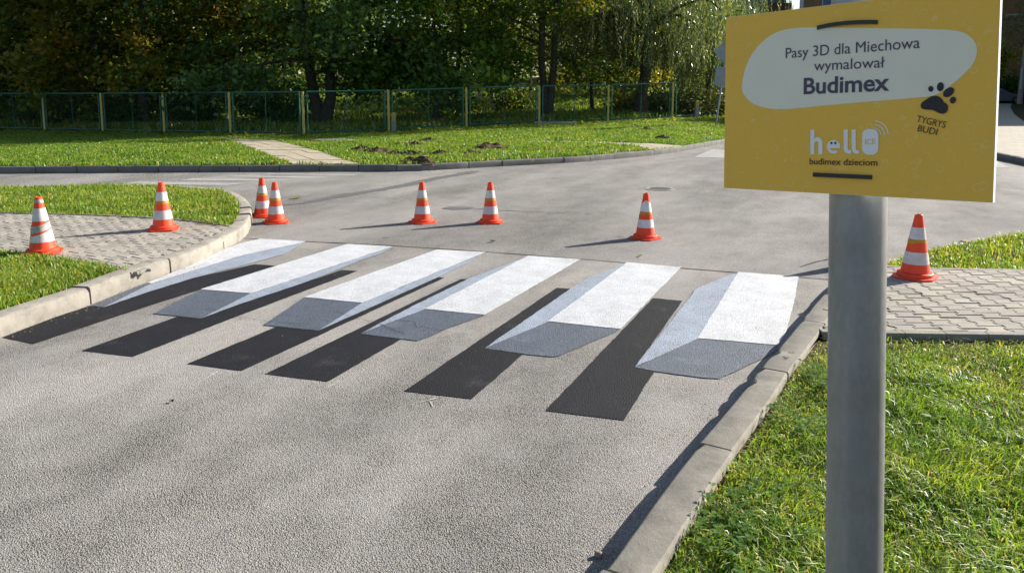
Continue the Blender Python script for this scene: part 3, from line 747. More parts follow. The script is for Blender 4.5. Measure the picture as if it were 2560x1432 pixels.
# clover leaves along the right kerb
rk_back = offset_line(rk_full[:8], -.22); rb = resample(rk_back, .02)
r_ = np.random.RandomState(41); sel = rb[(rb[:, 1] > 1.2) & (rb[:, 1] < 4.4)]
cn = 1100; idx = r_.randint(0, len(sel), cn); cx = sel[idx] + np.stack([np.abs(r_.randn(cn)) * .16, r_.randn(cn) * .1], 1)
cx = cx[(vnoise(cx[:, 0], cx[:, 1], .3, 44) > .42) & (kerbdist(cx[:, 0], cx[:, 1]) > .02) & (cx[:, 0] > np.interp(cx[:, 1], sel[:, 1], sel[:, 0]) - .06)]; V = []; Fc = []; T = []
for k, q in enumerate(cx):
    zc = LZ - .03 + r_.uniform(.03, .07); a0 = r_.rand() * 6.28; s = r_.uniform(.008, .014); tv = r_.rand()
    for j in range(3):
        a_ = a0 + j * 2.094; c0 = np.array([q[0], q[1], zc]); dd = np.array([math.cos(a_), math.sin(a_), r_.uniform(-.1, .35)]); ss = np.array([-math.sin(a_), math.cos(a_), 0])
        b0 = len(V); V += [c0, c0 + dd * s * .9 + ss * s * .75, c0 + dd * s * 1.7, c0 + dd * s * .9 - ss * s * .75]; Fc.append((b0, b0 + 1, b0 + 2, b0 + 3)); T += [tv] * 4
tag(mesh_obj('clover', np.array(V), np.array(Fc), M['clover'], tint=T), 'low clover leaves among the grass along the right kerb', 'clover', kind='stuff')
# dry thatch lying on the soil
def thatch(name, x, y, z, seed, label):
    r = np.random.RandomState(seed); n = len(x); az = r.rand(n) * 6.28; L = .02 + .05 * r.rand(n); ww = .0016
    b = np.stack([x, y, z + .006 + .02 * r.rand(n)], 1); d = np.stack([np.cos(az) * L, np.sin(az) * L, (r.rand(n) - .5) * .02], 1); s = np.stack([-np.sin(az), np.cos(az), np.zeros(n)], 1) * ww
    v = np.stack([b - s, b + s, b + d + s, b + d - s], 1).reshape(-1, 3)
    f = np.arange(n)[:, None] * 4 + np.array([[0, 1, 2, 3]])
    return tag(mesh_obj(name, v, f, M['grass'], tint=np.repeat(r.rand(n) * .15, 4)), label, 'dry grass', kind='stuff')
x, y = scatter([(max(a, -3), min(max(b, .8), 9)) for a, b in lawn_right], 900, 15, lambda x, y: (x < 4.5) * (y > 1.2) * 1.0)
thatch('dry_grass', x, y, np.full(len(x), LZ - .03), 16, 'dry straw lying between the grass beside the right kerb')
# corner lawn
x, y = scatter([(min(a, 8), min(b, 12)) for a, b in lawn_corner], 3400, 51, lambda x, y: .45 + .55 * smooth01(.3, .5, vnoise(x, y, .3, 52)))
blades('grass', x, y, np.full(len(x), .06), .035 + .03 * vnoise(x, y, .4, 53), .0045, 54, M['grass'], 'short sunlit grass on the right street corner', .7, None, .16)
# left lawns
def dl(x, y): return (.5 + .5 * smooth01(.25, .45, vnoise(x, y, .3, 62))) * (x > -9) * (y > 2)
x, y = scatter(lawn_left_near, 7000, 61, dl)
blades('grass', x, y, np.full(len(x), LZ - .005), .04 + .035 * vnoise(x, y, .4, 63), .0040, 64, M['grass'], 'green grass between the left kerb and the paving', .75, None, .07)
x, y = scatter([(max(a, -9), b) for a, b in lawn_left_far], 3200, 71, lambda x, y: .55 + .45 * smooth01(.3, .5, vnoise(x, y, .35, 72)))
blades('grass', x, y, np.full(len(x), LZ - .005), .045 + .04 * vnoise(x, y, .5, 73), .005, 74, M['grass'], 'green grass on the rounded left corner behind the paving', .75, None, .08)
# far verge
vp = [tuple(q) for q in fkin[(fkin[:, 0] > -23)][:-2]] + [(12, 33)] + [tuple(q[:2] + [0, .25]) for q in fence[::-1]] + [(-23, 31)]
def dv(x, y):
    k = ~in_poly(x, y, path1) & ~in_poly(x, y, path2)
    return k * (.35 + .65 * smooth01(.28, .42, vnoise(x, y, 1.1, 82) * .6 + vnoise(x, y, .35, 83) * .4))
x, y = scatter([(max(a, -20), b) for a, b in vp], 1250, 81, dv)
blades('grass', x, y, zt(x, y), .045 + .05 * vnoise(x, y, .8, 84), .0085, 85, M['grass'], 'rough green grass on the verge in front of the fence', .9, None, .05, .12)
# undergrowth behind the fence
uw = [tuple(q[:2] + [0, .3]) for q in fence] + [(9, 34), (16, 48), (10, 60), (-40, 60), (-34, 34)]
x, y = scatter(uw, 190, 91, lambda x, y: smooth01(.3, .6, vnoise(x, y, 2.2, 92)) * .8 + .2)
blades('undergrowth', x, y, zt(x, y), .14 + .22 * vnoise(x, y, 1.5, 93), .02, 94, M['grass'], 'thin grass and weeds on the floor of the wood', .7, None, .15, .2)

# ------------------------------------------------------------------ molehills
HILLS = [(904, 379, .30, .13, 'leftmost brown molehill on the far verge'), (944, 383, .34, .13, 'brown molehill just right of the leftmost one on the far verge'), (982, 388, .22, .09, 'small brown molehill left of the middle of the far verge'),
         (1028, 389, .32, .10, 'wide flat brown molehill in the middle of the molehill row'), (1028, 405, .18, .10, 'left one of two touching molehills right behind the far kerb'), (1058, 407, .30, .13, 'right one of two touching molehills right behind the far kerb'),
         (1100, 388, .18, .12, 'steep little molehill alone in the middle of the far verge'), (1176, 389, .36, .11, 'long low molehill below the biggest one on the far verge'), (1222, 373, .44, .16, 'biggest brown molehill on the far verge, right end of the group'),
         (1036, 364, .22, .10, 'brown molehill behind the row, left of the farthest one'), (1073, 355, .27, .12, 'brown molehill farthest back in the group, just below the shade edge'), (1656, 349, .22, .12, 'molehill beside the slab path to the right'),
         (1614, 326, .20, .10, 'brown molehill in the sunny verge right of the post shadow'), (1000, 362, .15, .05, 'smallest flattened molehill behind the row'), (1160, 370, .16, .06, 'small flat molehill just left of the biggest one')]
for i, (a, b, rad, hh, lab) in enumerate(HILLS):
    q = onland(a, b); r = np.random.RandomState(i + 200); V = []; Fh = []; nr, na = 7, 18
    for ir in range(nr + 1):
        t = ir / nr
        for ia in range(na):
            th = 2 * math.pi * ia / na; rr = rad * t * (1 + .22 * math.sin(3 * th + i) + .1 * r.randn() * t)
            V.append((rr * math.cos(th) * 1.25, rr * math.sin(th), hh * (1 - t ** 1.5) * (.72 + .22 * r.randn()) - .012 * t - .008))
    for ir in range(nr):
        for ia in range(na): Fh.append((ir * na + ia, ir * na + (ia + 1) % na, (ir + 1) * na + (ia + 1) % na, (ir + 1) * na + ia))
    mb = MB().add(V, Fh)
    for _ in range(24):                                              # crumbs
        th = r.rand() * 6.28; d_ = rad * (.5 + .9 * r.rand()); s = .012 + .025 * r.rand()
        mb.box((d_ * math.cos(th) * 1.2, d_ * math.sin(th), .012 + max(0, hh * (1 - d_ / rad))), (s, s * .8, s * .7), r.rand() * 3)
    o = mb.build('molehill', M['hill'], loc=(q[0], q[1], zt(q[0], q[1]) + .02)); tag(o, lab, 'molehill', 'molehills on the far verge')

# ------------------------------------------------------------------ traffic cones
CH = .49
def cone_r(z): return .103 + (.027 - .103) * (z - .045) / (CH - .045)
def band(z0, z1, off=.0018, f0=None, f1=None, n=36, a0=0, a1=2 * math.pi):
    """a sleeve on the cone between two heights that may vary round it"""
    mb = MB(); v = []; m = n + 1; L = 4
    for i in range(L + 1):
        for k in range(m):
            th = a0 + (a1 - a0) * k / n; lo = z0 + (f0(th) if f0 else 0); hi = z1 + (f1(th) if f1 else 0); z = lo + (hi - lo) * i / L; r = cone_r(z) + off
            v.append((r * math.cos(th), r * math.sin(th), z))
    f = [(i * m + k, i * m + k + 1, (i + 1) * m + k + 1, (i + 1) * m + k) for i in range(L) for k in range(n)]
    return mb.add(v, f)
def cone(loc, rz, label, tilt=(0, 0), style='plain', s=1.0):
    e = empty('traffic_cone', loc, label, 'traffic cone', 'orange and white traffic cones round the crossing', rz)
    e.rotation_euler = (R(tilt[0]), R(tilt[1]), rz); e.scale = (s, s, s)
    mb = MB(); q = .143; c_ = .05
    mb.prism([(-q + c_, -q), (q - c_, -q), (q, -q + c_), (q, q - c_), (q - c_, q), (-q + c_, q), (-q, q - c_), (-q, -q + c_)], .001, .016)
    mb.lathe([(.128, .015), (.128, .038), (.122, .044), (.1035, .046)], 36, False)
    b = mb.build('base', M['cone_base'], e, bevel=.002, autosmooth=.6)
    mb = MB(); mb.lathe([(.1045, .044), (cone_r(.06), .06), (cone_r(.2), .2), (cone_r(.35), .35), (cone_r(CH - .004), CH - .004), (.022, CH), (.018, CH - .006)], 36, True)
    mb.build('body', M['cone'], e, autosmooth=.6)
    if style == 'torn':
        band(.105, .185, f1=lambda t: .028 * math.sin(t + 1.2)).build('reflective_band', M['reflect'], e, True)
        band(.205, .262, .0024, f0=lambda t: .022 * math.sin(t + 1.0), f1=lambda t: .02 * math.sin(t + .9)).build('reflective_band', M['grey_tape'], e, True)
        band(.285, .395).build('reflective_band', M['reflect'], e, True)
        band(.44, .468).build('faded_ring', M['grey_tape'], e, True)
    elif style == 'slipped':
        band(.125, .212).build('reflective_band', M['reflect'], e, True)
        band(.295, .395, f0=lambda t: -.035 * max(0, math.cos(t - 5.4)), f1=lambda t: .018 * math.sin(2 * t)).build('reflective_band', M['reflect'], e, True)
        band(.245, .272, .0026, f0=lambda t: .022 * math.sin(t - 2.6), f1=lambda t: .022 * math.sin(t - 2.6)).build('tape', M['ochre_tape'], e, True)
    else:
        band(.113, .205).build('reflective_band', M['reflect'], e, True)
        band(.302, .393).build('reflective_band', M['reflect'], e, True)
        if style == 'bare': pass
        else:
            k_ = .008 if style == 'skew' else 0
            band(.272, .300, .0024, f0=lambda t: k_ * math.sin(t - 2.5) - .006 * (math.sin(3 * t) > .3), f1=lambda t: 0).build('tape', M['ochre_tape'], e, True)
    return e
zp = LZ + .0135
def cp(a, b, z=0.0):
    q = P(a, b, z); return (q[0], q[1], z)
cone(cp(108, 632, zp), .4, 'dirty traffic cone with torn white bands at the edge of the left lawn', (0, -.5), 'torn', 1.04)
cone(cp(409, 573.5, zp), .3, 'traffic cone standing on the left block paving', (0, 0), 'skew', 1.02)
cone(cp(657, 541.5), .1, 'traffic cone at the left kerb corner, the rear one of the pair', (0, .5), 'plain')
cone(cp(690, 556.5), .5, 'traffic cone at the left kerb corner, the front one of the pair', (0, 0), 'plain')
cone(cp(1056, 556), .7, 'traffic cone on the road past the crossing, left of the two middle ones', (0, 0), 'skew')
cone(cp(1226, 556.5), .15, 'traffic cone on the road past the crossing, right of the two middle ones', (0, 0), 'plain')
cone(cp(1613, 595.5), .75, 'traffic cone with slipped white band and slanted ochre tape, alone on the road', (0, 0), 'slipped')
cone(cp(2156, 662), .2, 'traffic cone almost hidden behind the grey signpost', (0, 0), 'plain')
cone(cp(2287, 692.5, zp), .85, 'traffic cone on the right block paving, smudged white bands, ochre tape', (0, 0), 'skew', 1.02)

# ------------------------------------------------------------------ yellow sign on its post
TL = np.array([.3735, 1.3473, 1.7211]) - [0, 0, 1.6] + CAM; BL = np.array([.3738, 1.3335, 1.4244]); TR = np.array([.6623, 1.0521, 1.7393]); BR = np.array([.6626, 1.0384, 1.4427])
ctr = (TL + BL + TR + BR) / 4
U = (TR + BR - TL - BL); U /= np.linalg.norm(U); Wv = (TL + TR - BL - BR); Wv -= U * (Wv @ U); Wv /= np.linalg.norm(Wv); N = np.cross(U, Wv)
if N[1] > 0: N = -N
SW, SH, ST = .4133, .297, .010
def S(px, py):
    """a point of the photograph on the board's face, in metres right of and above its centre"""
    d = ray(px, py); t = ((ctr - CAM) @ N) / (d @ N); q = CAM + d * t - ctr
    return np.array([q @ U, q @ Wv])
Nf = np.cross(U, Wv)                                     # local z of the board points at the viewer when it equals N
sg = empty('sign_board', tuple(ctr), 'yellow printed board strapped to the grey post with two black ties', 'sign')
Mrot = Matrix((U, Wv, Nf)).transposed()
sg.rotation_euler = Mrot.to_euler()
mb = MB(); mb.box((0, 0, -ST / 2), (SW, SH, ST)); mb.build('foam_panel', M['sign_core'], sg)
mb = MB(); mb.box((0, 0, .0006), (SW - .001, SH - .001, .0008)); face = mb.build('printed_face', M['sign_yellow'], sg)
def crop(pts): return [S(1800 + a / 2.7013, b / 2.7013) for a, b in pts]
def decal(name, poly, z, mat, label=None):
    v = [(q[0], q[1], z) for q in poly]; o = mesh_obj(name, v, [tuple(range(len(v)))], mat, face)
    bm = bmesh.new(); bm.from_mesh(o.data); bmesh.ops.recalc_face_normals(bm, faces=bm.faces)
    for fc in bm.faces:
        fc.normal_update()
        if fc.normal.z < 0: fc.normal_flip()
    bmesh.ops.triangulate(bm, faces=bm.faces); bm.to_mesh(o.data); bm.free()
    if label: o['label'] = label
    return o
blob = crop([(150, 600), (156, 530), (177, 450), (215, 370), (270, 300), (340, 240), (420, 207), (500, 191), (620, 187), (900, 190), (1200, 195), (1500, 200), (1600, 208), (1670, 231), (1720, 275), (1740, 330), (1732, 390), (1700, 452), (1640, 512), (1570, 572), (1500, 626), (1440, 648), (1380, 658), (1100, 680), (800, 705), (600, 725), (480, 737), (380, 739), (290, 728), (220, 700), (172, 655), (153, 620)])
bl2 = np.vstack([chaikin(np.vstack([blob, blob[:1]]), 2)])[:-1]
decal('speech_panel', bl2, .0014, M['sign_pale'])
def text(s, p0, p1, cap, mat, name='lettering', bold=0.0, z=.0022, capchar='H', shear=0):
    """p0,p1: baseline start and end; cap: point at the top of a capital above p0 (all photo positions)"""
    a, b, c = crop([p0, p1, cap]); L = np.linalg.norm(b - a); ang = math.atan2(*(b - a)[::-1]); dirv = (b - a) / L
    hgt = abs((c - a) @ np.array([-dirv[1], dirv[0]]))
    def bbox(body):
        cu = bpy.data.curves.new('t', 'FONT'); cu.body = body; cu.size = 1; cu.offset = bold; cu.resolution_u = 5; cu.fill_mode = 'FRONT'
        o = bpy.data.objects.new('t', cu); col.objects.link(o); dg = bpy.context.evaluated_depsgraph_get(); dg.update()
        me = bpy.data.meshes.new_from_object(o.evaluated_get(dg)); bpy.data.objects.remove(o); bpy.data.curves.remove(cu)
        v = np.array([q.co[:] for q in me.vertices]); return me, v
    m0, vH = bbox(capchar); hcap = vH[:, 1].max() - max(0, vH[:, 1].min()); bpy.data.meshes.remove(m0)
    me, v = bbox(s); me.name = name
    x0, x1 = v[:, 0].min(), v[:, 0].max(); v[:, 0] = (v[:, 0] - x0) * L / (x1 - x0); v[:, 1] *= hgt / hcap; v[:, 0] += shear * v[:, 1]
    ca, sa = math.cos(ang), math.sin(ang)
    q = np.stack([a[0] + v[:, 0] * ca - v[:, 1] * sa, a[1] + v[:, 0] * sa + v[:, 1] * ca, np.full(len(v), z)], 1)
    me.vertices.foreach_set('co', q.ravel().astype(np.float32)); me.update()
    me.materials.clear(); me.materials.append(mat)
    o = bpy.data.objects.new(name, me); col.objects.link(o); o.parent = face; return o
text('Pasy 3D dla Miechowa', (447, 396), (1352, 326), (445, 328), M['sign_ink'])
text('wymalował', (638, 480), (1113, 457), (636, 412), M['sign_ink'], capchar='l')
text('Budimex', (568, 636), (1146, 611), (568, 529), M['sign_ink'], bold=.022)
text('TYGRYS', (1327, 822), (1521, 866), (1330, 778), M['sign_brown'], bold=.006)
text('BUDI', (1335, 886), (1465, 914), (1342, 843), M['sign_brown'], bold=.006)
text('budimex dzieciom', (608, 1110), (1067, 1119), (610, 1069), M['sign_brown'], bold=.012, capchar='b')
text('h', (613, 1036), (695, 1036), (613, 878), M['sign_white'], bold=.028, capchar='h', z=.0018)
def arc(cx, cy, r0, r1, t0, t1, n=20, sx=1, sy=1):
    o = [(cx + sx * r1 * math.cos(t), cy - sy * r1 * math.sin(t)) for t in np.linspace(t0, t1, n)]
    return o + [(cx + sx * r0 * math.cos(t), cy - sy * r0 * math.sin(t)) for t in np.linspace(t1, t0, n)]
decal('logo_letter', crop(arc(771, 992, 26, 46, -.1, 5.35, 30)), .0018, M['sign_white'])
decal('logo_letter', crop([(735, 986), (815, 986), (817, 1001), (735, 1001)]), .0021, M['sign_white'])
decal('logo_letter', crop([(771 + 40 * math.cos(t), 990 - 42 * math.sin(t)) for t in np.linspace(0, math.pi, 20)]), .0020, M['sign_white'])
for ex in (757, 783): decal('logo_dot', crop([(ex + 7.5 * math.cos(t), 967 + 8.5 * math.sin(t)) for t in np.linspace(0, 6.28, 16, endpoint=False)]), .0027, M['sign_brown'])
for lx in (838, 892):                                     # the two l's with a little foot
    decal('logo_letter', crop([(lx, 876), (lx + 28, 876), (lx + 28, 1000), (lx + 32, 1012), (lx + 44, 1016), (lx + 52, 1016), (lx + 50, 1038), (lx + 30, 1038), (lx + 10, 1030), (lx + 1, 1012)]), .0018, M['sign_white'])
rr = []
for (cx, cy, t0) in ((1031, 914, 0), (1005, 914, math.pi / 2), (1005, 1003, math.pi), (1031, 1003, 1.5 * math.pi)):
    rr += [(cx + 42 * math.cos(t), cy - 42 * math.sin(t)) for t in np.linspace(t0, t0 + math.pi / 2, 9)]
decal('logo_badge', crop(rr), .0018, M['sign_white'])
text('ICE', (983, 976), (1052, 975), (983, 940), M['sign_yellow'], bold=.005, z=.0024)
for r0 in (45, 70, 95): decal('logo_wave', crop(arc(1045, 912, r0 - 4, r0 + 3, .0, 1.5, 14)), .0018, M['sign_pale'])
paw = crop([(1358, 715), (1368, 690), (1400, 672), (1428, 652), (1470, 647), (1498, 664), (1512, 690), (1536, 702), (1546, 730), (1535, 760), (1505, 773), (1470, 760), (1440, 743), (1400, 743), (1365, 736)])
decal('paw_pad', chaikin(np.vstack([paw, paw[:1]]), 1)[:-1], .0026, M['sign_dark'])
for cx, cy, ax, ay, ro in ((1427, 602, 17, 20, 0), (1492, 588, 23, 31, .15), (1547, 625, 42, 27, -.65), (1576, 678, 20, 24, .4)):
    decal('paw_toe', crop([(cx + ax * math.cos(t) * math.cos(ro) - ay * math.sin(t) * math.sin(ro), cy + ax * math.cos(t) * math.sin(ro) + ay * math.sin(t) * math.cos(ro)) for t in np.linspace(0, 6.28, 22, endpoint=False)]), .0026, M['sign_dark'])
# post: axis through two measured points
PR = .0435
A_ = D(2144.8, 500, 1.235); B_ = D(2134.5, 1425, 1.235 * 138.5 / 137)
ax = (A_ - B_) / np.linalg.norm(A_ - B_)
gapd = (A_ - ctr) @ N                                     # negative: behind the board
A_ = A_ + (-(PR + ST + .002) - gapd) * N * 1.0 if gapd > -(PR + ST + .002) else A_
sA = D(2144.8, 500, (A_ - CAM) @ np.array([0, math.cos(PITCH), -math.sin(PITCH)]))
bot = sA - ax * (sA[2] - LZ + .25) / ax[2]; top = sA + ax * .95
pe = empty('metal_post', (bot[0], bot[1], LZ - .03), 'thick grey galvanised steel post carrying the yellow board in the right lawn', 'post')
o0 = np.array([bot[0], bot[1], LZ - .03])
mb = MB(); mb.tube([bot - o0, sA - o0, top - o0], PR, 40); mb.build('tube', M['steel'], pe, autosmooth=.6)
mb = MB(); mb.tube([top - o0, top - o0 + ax * .02], [PR + .003, PR + .001], 40); mb.build('cap', M['black_plastic'], pe, autosmooth=.6)
# ties: strap across the face, through the board and round the post
def tie(pa, pm, pb, wd):
    a, m, b = crop([pa, pm, pb]); pts = []
    for t in np.linspace(0, 1, 15):
        q = a * (1 - t) ** 2 + 2 * m * t * (1 - t) + b * t * t; pts.append((q[0], q[1], .0035 + .004 * math.sin(math.pi * t)))
    pts = [(pts[0][0] - .001, pts[0][1], -.012)] + pts + [(pts[-1][0] + .001, pts[-1][1], -.012)]
    # behind the board the strap loops round the post
    cl = Mrot.inverted() @ Vector(sA + ax * ((ctr - sA) @ ax + (a[1] + b[1]) / 2) - ctr)
    for t in np.linspace(0, 1, 13):
        th = math.pi * t; pts.append((cl.x + (PR + .004) * math.cos(th), (b[1] * (1 - t) + a[1] * t), cl.z - (PR + .004) * math.sin(th)))
    v = []; f = []; n = len(pts)
    for q in pts: v += [(q[0], q[1] - wd, q[2]), (q[0], q[1] + wd, q[2])]
    for i in range(n): j = (i + 1) % n; f.append((2 * i, 2 * j, 2 * j + 1, 2 * i + 1))
    o = mesh_obj('cable_tie', v, f, M['black_plastic'], sg); md = o.modifiers.new('thick', 'SOLIDIFY'); md.thickness = .0014; md.offset = 0; return o
tie((663, 190), (850, 150), (1064, 153), .0031); tie((636, 1179), (830, 1186), (1026, 1197), .0033)

# ------------------------------------------------------------------ fence along the wood
fe = empty('fence', tuple(fence[5]), 'green framed wire mesh fence with yellow posts in front of the wood', 'fence')
FO = fence[5]
full = np.vstack([fence[0] + (fence[0] - fence[1]) * 2, fence[0] + (fence[0] - fence[1]), fence])
for q in full:
    mb = MB(); mb.box((q[0] - FO[0], q[1] - FO[1], q[2] - FO[2] + FH / 2 - .05), (.068, .068, FH + .1)); mb.build('post', M['fence_yellow'], fe, bevel=.004)
for i in range(len(full) - 1):
    a, b = full[i], full[i + 1]; d = b - a; L = np.linalg.norm(d[:2]); t = d / L; g_ = .13
    a1 = a + t * g_; b1 = b - t * g_; ang = math.atan2(d[1], d[0]); z0, z1 = .10, FH - .01
    mb = MB(); up = np.array([0, 0, 1.0])
    def bar(p, q, r): mb.tube([p - FO, q - FO], r, 6)
    tr = .026
    bar(a1 + up * z0, a1 + up * z1, tr); bar(b1 + up * z0, b1 + up * z1, tr); bar(a1 + up * z1, b1 + up * z1, tr); bar(a1 + up * z0, b1 + up * z0, tr)
    for z_ in (.17, FH - .16): bar(a + up * z_, a1 + up * z_, .016); bar(b1 + up * z_, b + up * z_, .016)
    pn = mb.build('panel_frame', M['fence_green'], fe)
    mb = MB(); mid = (a1 + b1) / 2; mb.tube([mid + up * z0 - FO, mid + up * z1 - FO], .011, 6); mb.build('centre_bar', M['fence_green'], pn)
    mb = MB(); hh = z1 - z0; lw = np.linalg.norm((b1 - a1)[:2]); st = .085; w_ = .0007           # diamond mesh
    k = -hh
    while k < lw:
        for sgn in (1, -1):
            u0, u1 = max(k, 0), min(k + hh, lw)
            if u1 <= u0: continue
            za, zb = (u0 - k), (u1 - k)
            if sgn < 0: za, zb = hh - za, hh - zb
            p = a1 + t * u0 + up * (z0 + za) - FO; q = a1 + t * u1 + up * (z0 + zb) - FO
            pv = up * w_ * 1.4
            mb.add([p - pv, p + pv, q + pv, q - pv], [(0, 1, 2, 3)])
        k += st
    mb.build('wire_mesh', M['fence_green'], pn)
q = fence[-1]; e1 = onland(1812, 291)
mb = MB(); mb.tube([q + [.05, .02, .12] - FO, e1 + [0, 0, .08] - FO], .025, 6); mb.tube([q + [.14, .05, .02] - FO, q + [.14, .05, FH] - FO], .022, 6); mb.build('bottom_rail', M['fence_green'], fe)

# markers, slabs, road sign, stones, leaves
def marker(px, py, hpx, depth, label, tilt, cols):
    q = D(px, py, depth); hh = hpx * depth / F; e = empty('marker_post', tuple(q), label, 'marker post', None, .2); e.rotation_euler = (0, R(tilt), .2)
    mb = MB(); mb.box((0, 0, hh * .3 - .1), (.14, .14, hh * .6 + .2)); mb.build('shaft', M[cols[0]], e, bevel=.008)
    mb = MB(); mb.box((0, 0, hh * .76), (.142, .142, hh * .32)); mb.add([(-.071, -.071, hh * .92), (.071, -.071, hh * .92), (.071, .071, hh * .92), (-.071, .071, hh * .92), (0, 0, hh)], [(0, 1, 4), (1, 2, 4), (2, 3, 4), (3, 0, 4)])
    mb.build('painted_head', M[cols[1]], e)
q = onland(984, 333.5); marker(984, 333.5, 53, np.linalg.norm(q[:2]), 'short concrete marker post with yellow head and blue grey foot at the fence', 1, ('blue_conc', 'yellow_conc'))
q = onland(1740, 298); marker(1740, 298, 48, np.linalg.norm(q[:2]), 'grey concrete marker post with mossy head near the road sign', 2, ('blue_conc', 'yellow_conc'))
q = onland(1388, 312.5); mb = MB(); mb.box((0, 0, .02), (1.5, .5, .09)); tag(mb.build('concrete_slab', M['kerb_grey'], bevel=.01, loc=tuple(q + [0, 0, .03])), 'grey concrete slab lying on the grass below the fence', 'slab')
q = onland(828, 355); mb = MB(); mb.prism([(-.55, -.2), (-.1, -.32), (.5, -.2), (.6, .1), (.1, .3), (-.4, .2)], -.05, .07); tag(mb.build('flat_stone', M['kerb_dark'], bevel=.02, loc=tuple(q)), 'flat grey stone sunk in the grass beside the slab path', 'stone')
q = onland(1789, 314.5); dp = float(np.linalg.norm(q[:2])); e = empty('road_sign', tuple(q), 'leaning road sign seen from behind, grey diamond plate above a grey square plate', 'road sign'); e.rotation_euler = (0, R(6.3), 0)
mb = MB(); mb.tube([(0, 0, -.3), (0, 0, 3.05)], .034, 12); mb.build('pole', M['steel_grey'], e, autosmooth=.6)
sc_ = dp / F; zc = 176 * sc_; hd = 33 * sc_
mb = MB(); mb.prism([(0, -hd), (hd, 0), (0, hd), (-hd, 0)], -.003, .003)
def stand(o, z, x=.0): o.rotation_euler = (R(90), 0, 0); o.location = (x, -.05, z); return o
dm = stand(mb.build('diamond_plate', M['steel_grey'], e, bevel=.001), zc, .03)
mb = MB(); mb.box((0, 0, 0), (.62, .66, .006)); pl = stand(mb.build('square_plate', M['steel_grey'], e, bevel=.001), 118 * sc_, .03)
for par, zs in ((dm, (-.16, .14)), (pl, (-.2, .2))):
    for z_ in zs: mb = MB(); mb.box((0, z_, -.025), (.36, .03, .03)); mb.build('bracket', M['steel_grey'], par)
q = P(1496, 1391); mb = MB(); bm = bmesh.new(); bmesh.ops.create_icosphere(bm, subdivisions=2, radius=.016); r_ = random.Random(2)
vv = [(v.co.x * r_.uniform(.85, 1.2), v.co.y * r_.uniform(.7, 1.0), v.co.z * r_.uniform(.6, .9)) for v in bm.verts]; ff = [tuple(v.index for v in f.verts) for f in bm.faces]; bm.free()
tag(mb.add(vv, ff).build('pebble', M['stone'], loc=(q[0], q[1], .010)), 'small pale pebble lying in the shadow of the right kerb', 'pebble')
def leaf(loc, rz, size, mat, label, curl=.4, grp=None):
    sh = [(-.5, 0), (-.32, .16), (-.38, .38), (-.08, .26), (.06, .5), (.16, .24), (.42, .3), (.32, .1), (.5, 0), (.32, -.1), (.42, -.3), (.16, -.24), (.06, -.5), (-.08, -.26), (-.38, -.38), (-.32, -.16)]
    v = [(0, 0, 0)] + [(x * size, y * size, (abs(y) * curl + x * x * .5) * size) for x, y in sh]; n = len(sh)
    o = mesh_obj('fallen_leaf', v, [(0, 1 + i, 1 + (i + 1) % n) for i in range(n)], mat, tint=[.1] * (n + 1)); md = o.modifiers.new('t', 'SOLIDIFY'); md.thickness = .0012
    o.location = loc; o.rotation_euler = (.1, .1, rz); return tag(o, label, 'leaf', grp)
leaf(cp(741, 496, .006), .3, .13, M['leaf_yellow'], 'curled yellow leaf lying on the cross street behind the cone pair')
leaf(cp(739, 428, .006), 1.3, .13, M['leaf_autumn'], 'orange leaf lying in the gutter below the slab path')
leaf(cp(1231, 604, .006), .3, .07, M['bark'], 'dark withered leaf on the road between the middle cones and the crossing')
for a_, b_, sz, mt, lab in ((1932, 1288, .045, 'bark_grey', 'dry brown leaf lying in the near right grass left of the post'), (1600, 640, .05, 'leaf_yellow', 'tiny yellow leaf on the road between the lone cone and the crossing'), (430, 1003, .03, 'bark', 'small dark twig-like leaf lying on the near road')):
    q = P(a_, b_, .1 if a_ == 1932 else .006); leaf(tuple(q), a_ * .1, sz, M[mt], lab, .5)
r_ = np.random.RandomState(640); n_ = 1500                              # grit in the gutters and on the lanes
gl = resample(lk[1:14], .02); gr = resample(rk_full[2:9], .02); gp = []
for L_, sd in ((gl, -1), (gr, 1)):
    q = L_[r_.randint(0, len(L_), n_ // 3)]; o_ = offset_line(L_, 1.0)[r_.randint(0, len(L_), 1)[0]] - L_[0]; gp.append(q + np.stack([np.abs(r_.randn(len(q))) * .07 * (1 if sd < 0 else -1), r_.randn(len(q)) * .03], 1))
gp.append(np.stack([r_.uniform(-4, 3, n_ // 3), r_.uniform(2, 12, n_ // 3)], 1)); gp = np.vstack(gp); mb = MB()
for q in gp:
    s_ = r_.uniform(.0015, .005); a_ = r_.rand() * 6.28; mb.v += [(q[0] + s_ * math.cos(a_ + t), q[1] + s_ * .8 * math.sin(a_ + t), .009) for t in (0, 2.1, 4.2)] + [(q[0], q[1], .0095 + s_ * 1.1)]; b0 = len(mb.v) - 4; mb.f += [(b0, b0 + 1, b0 + 3), (b0 + 1, b0 + 2, b0 + 3), (b0 + 2, b0, b0 + 3)]
tag(mb.build('grit', M['stone']), 'loose grit lying along the kerbs and on the road', 'grit', kind='stuff')
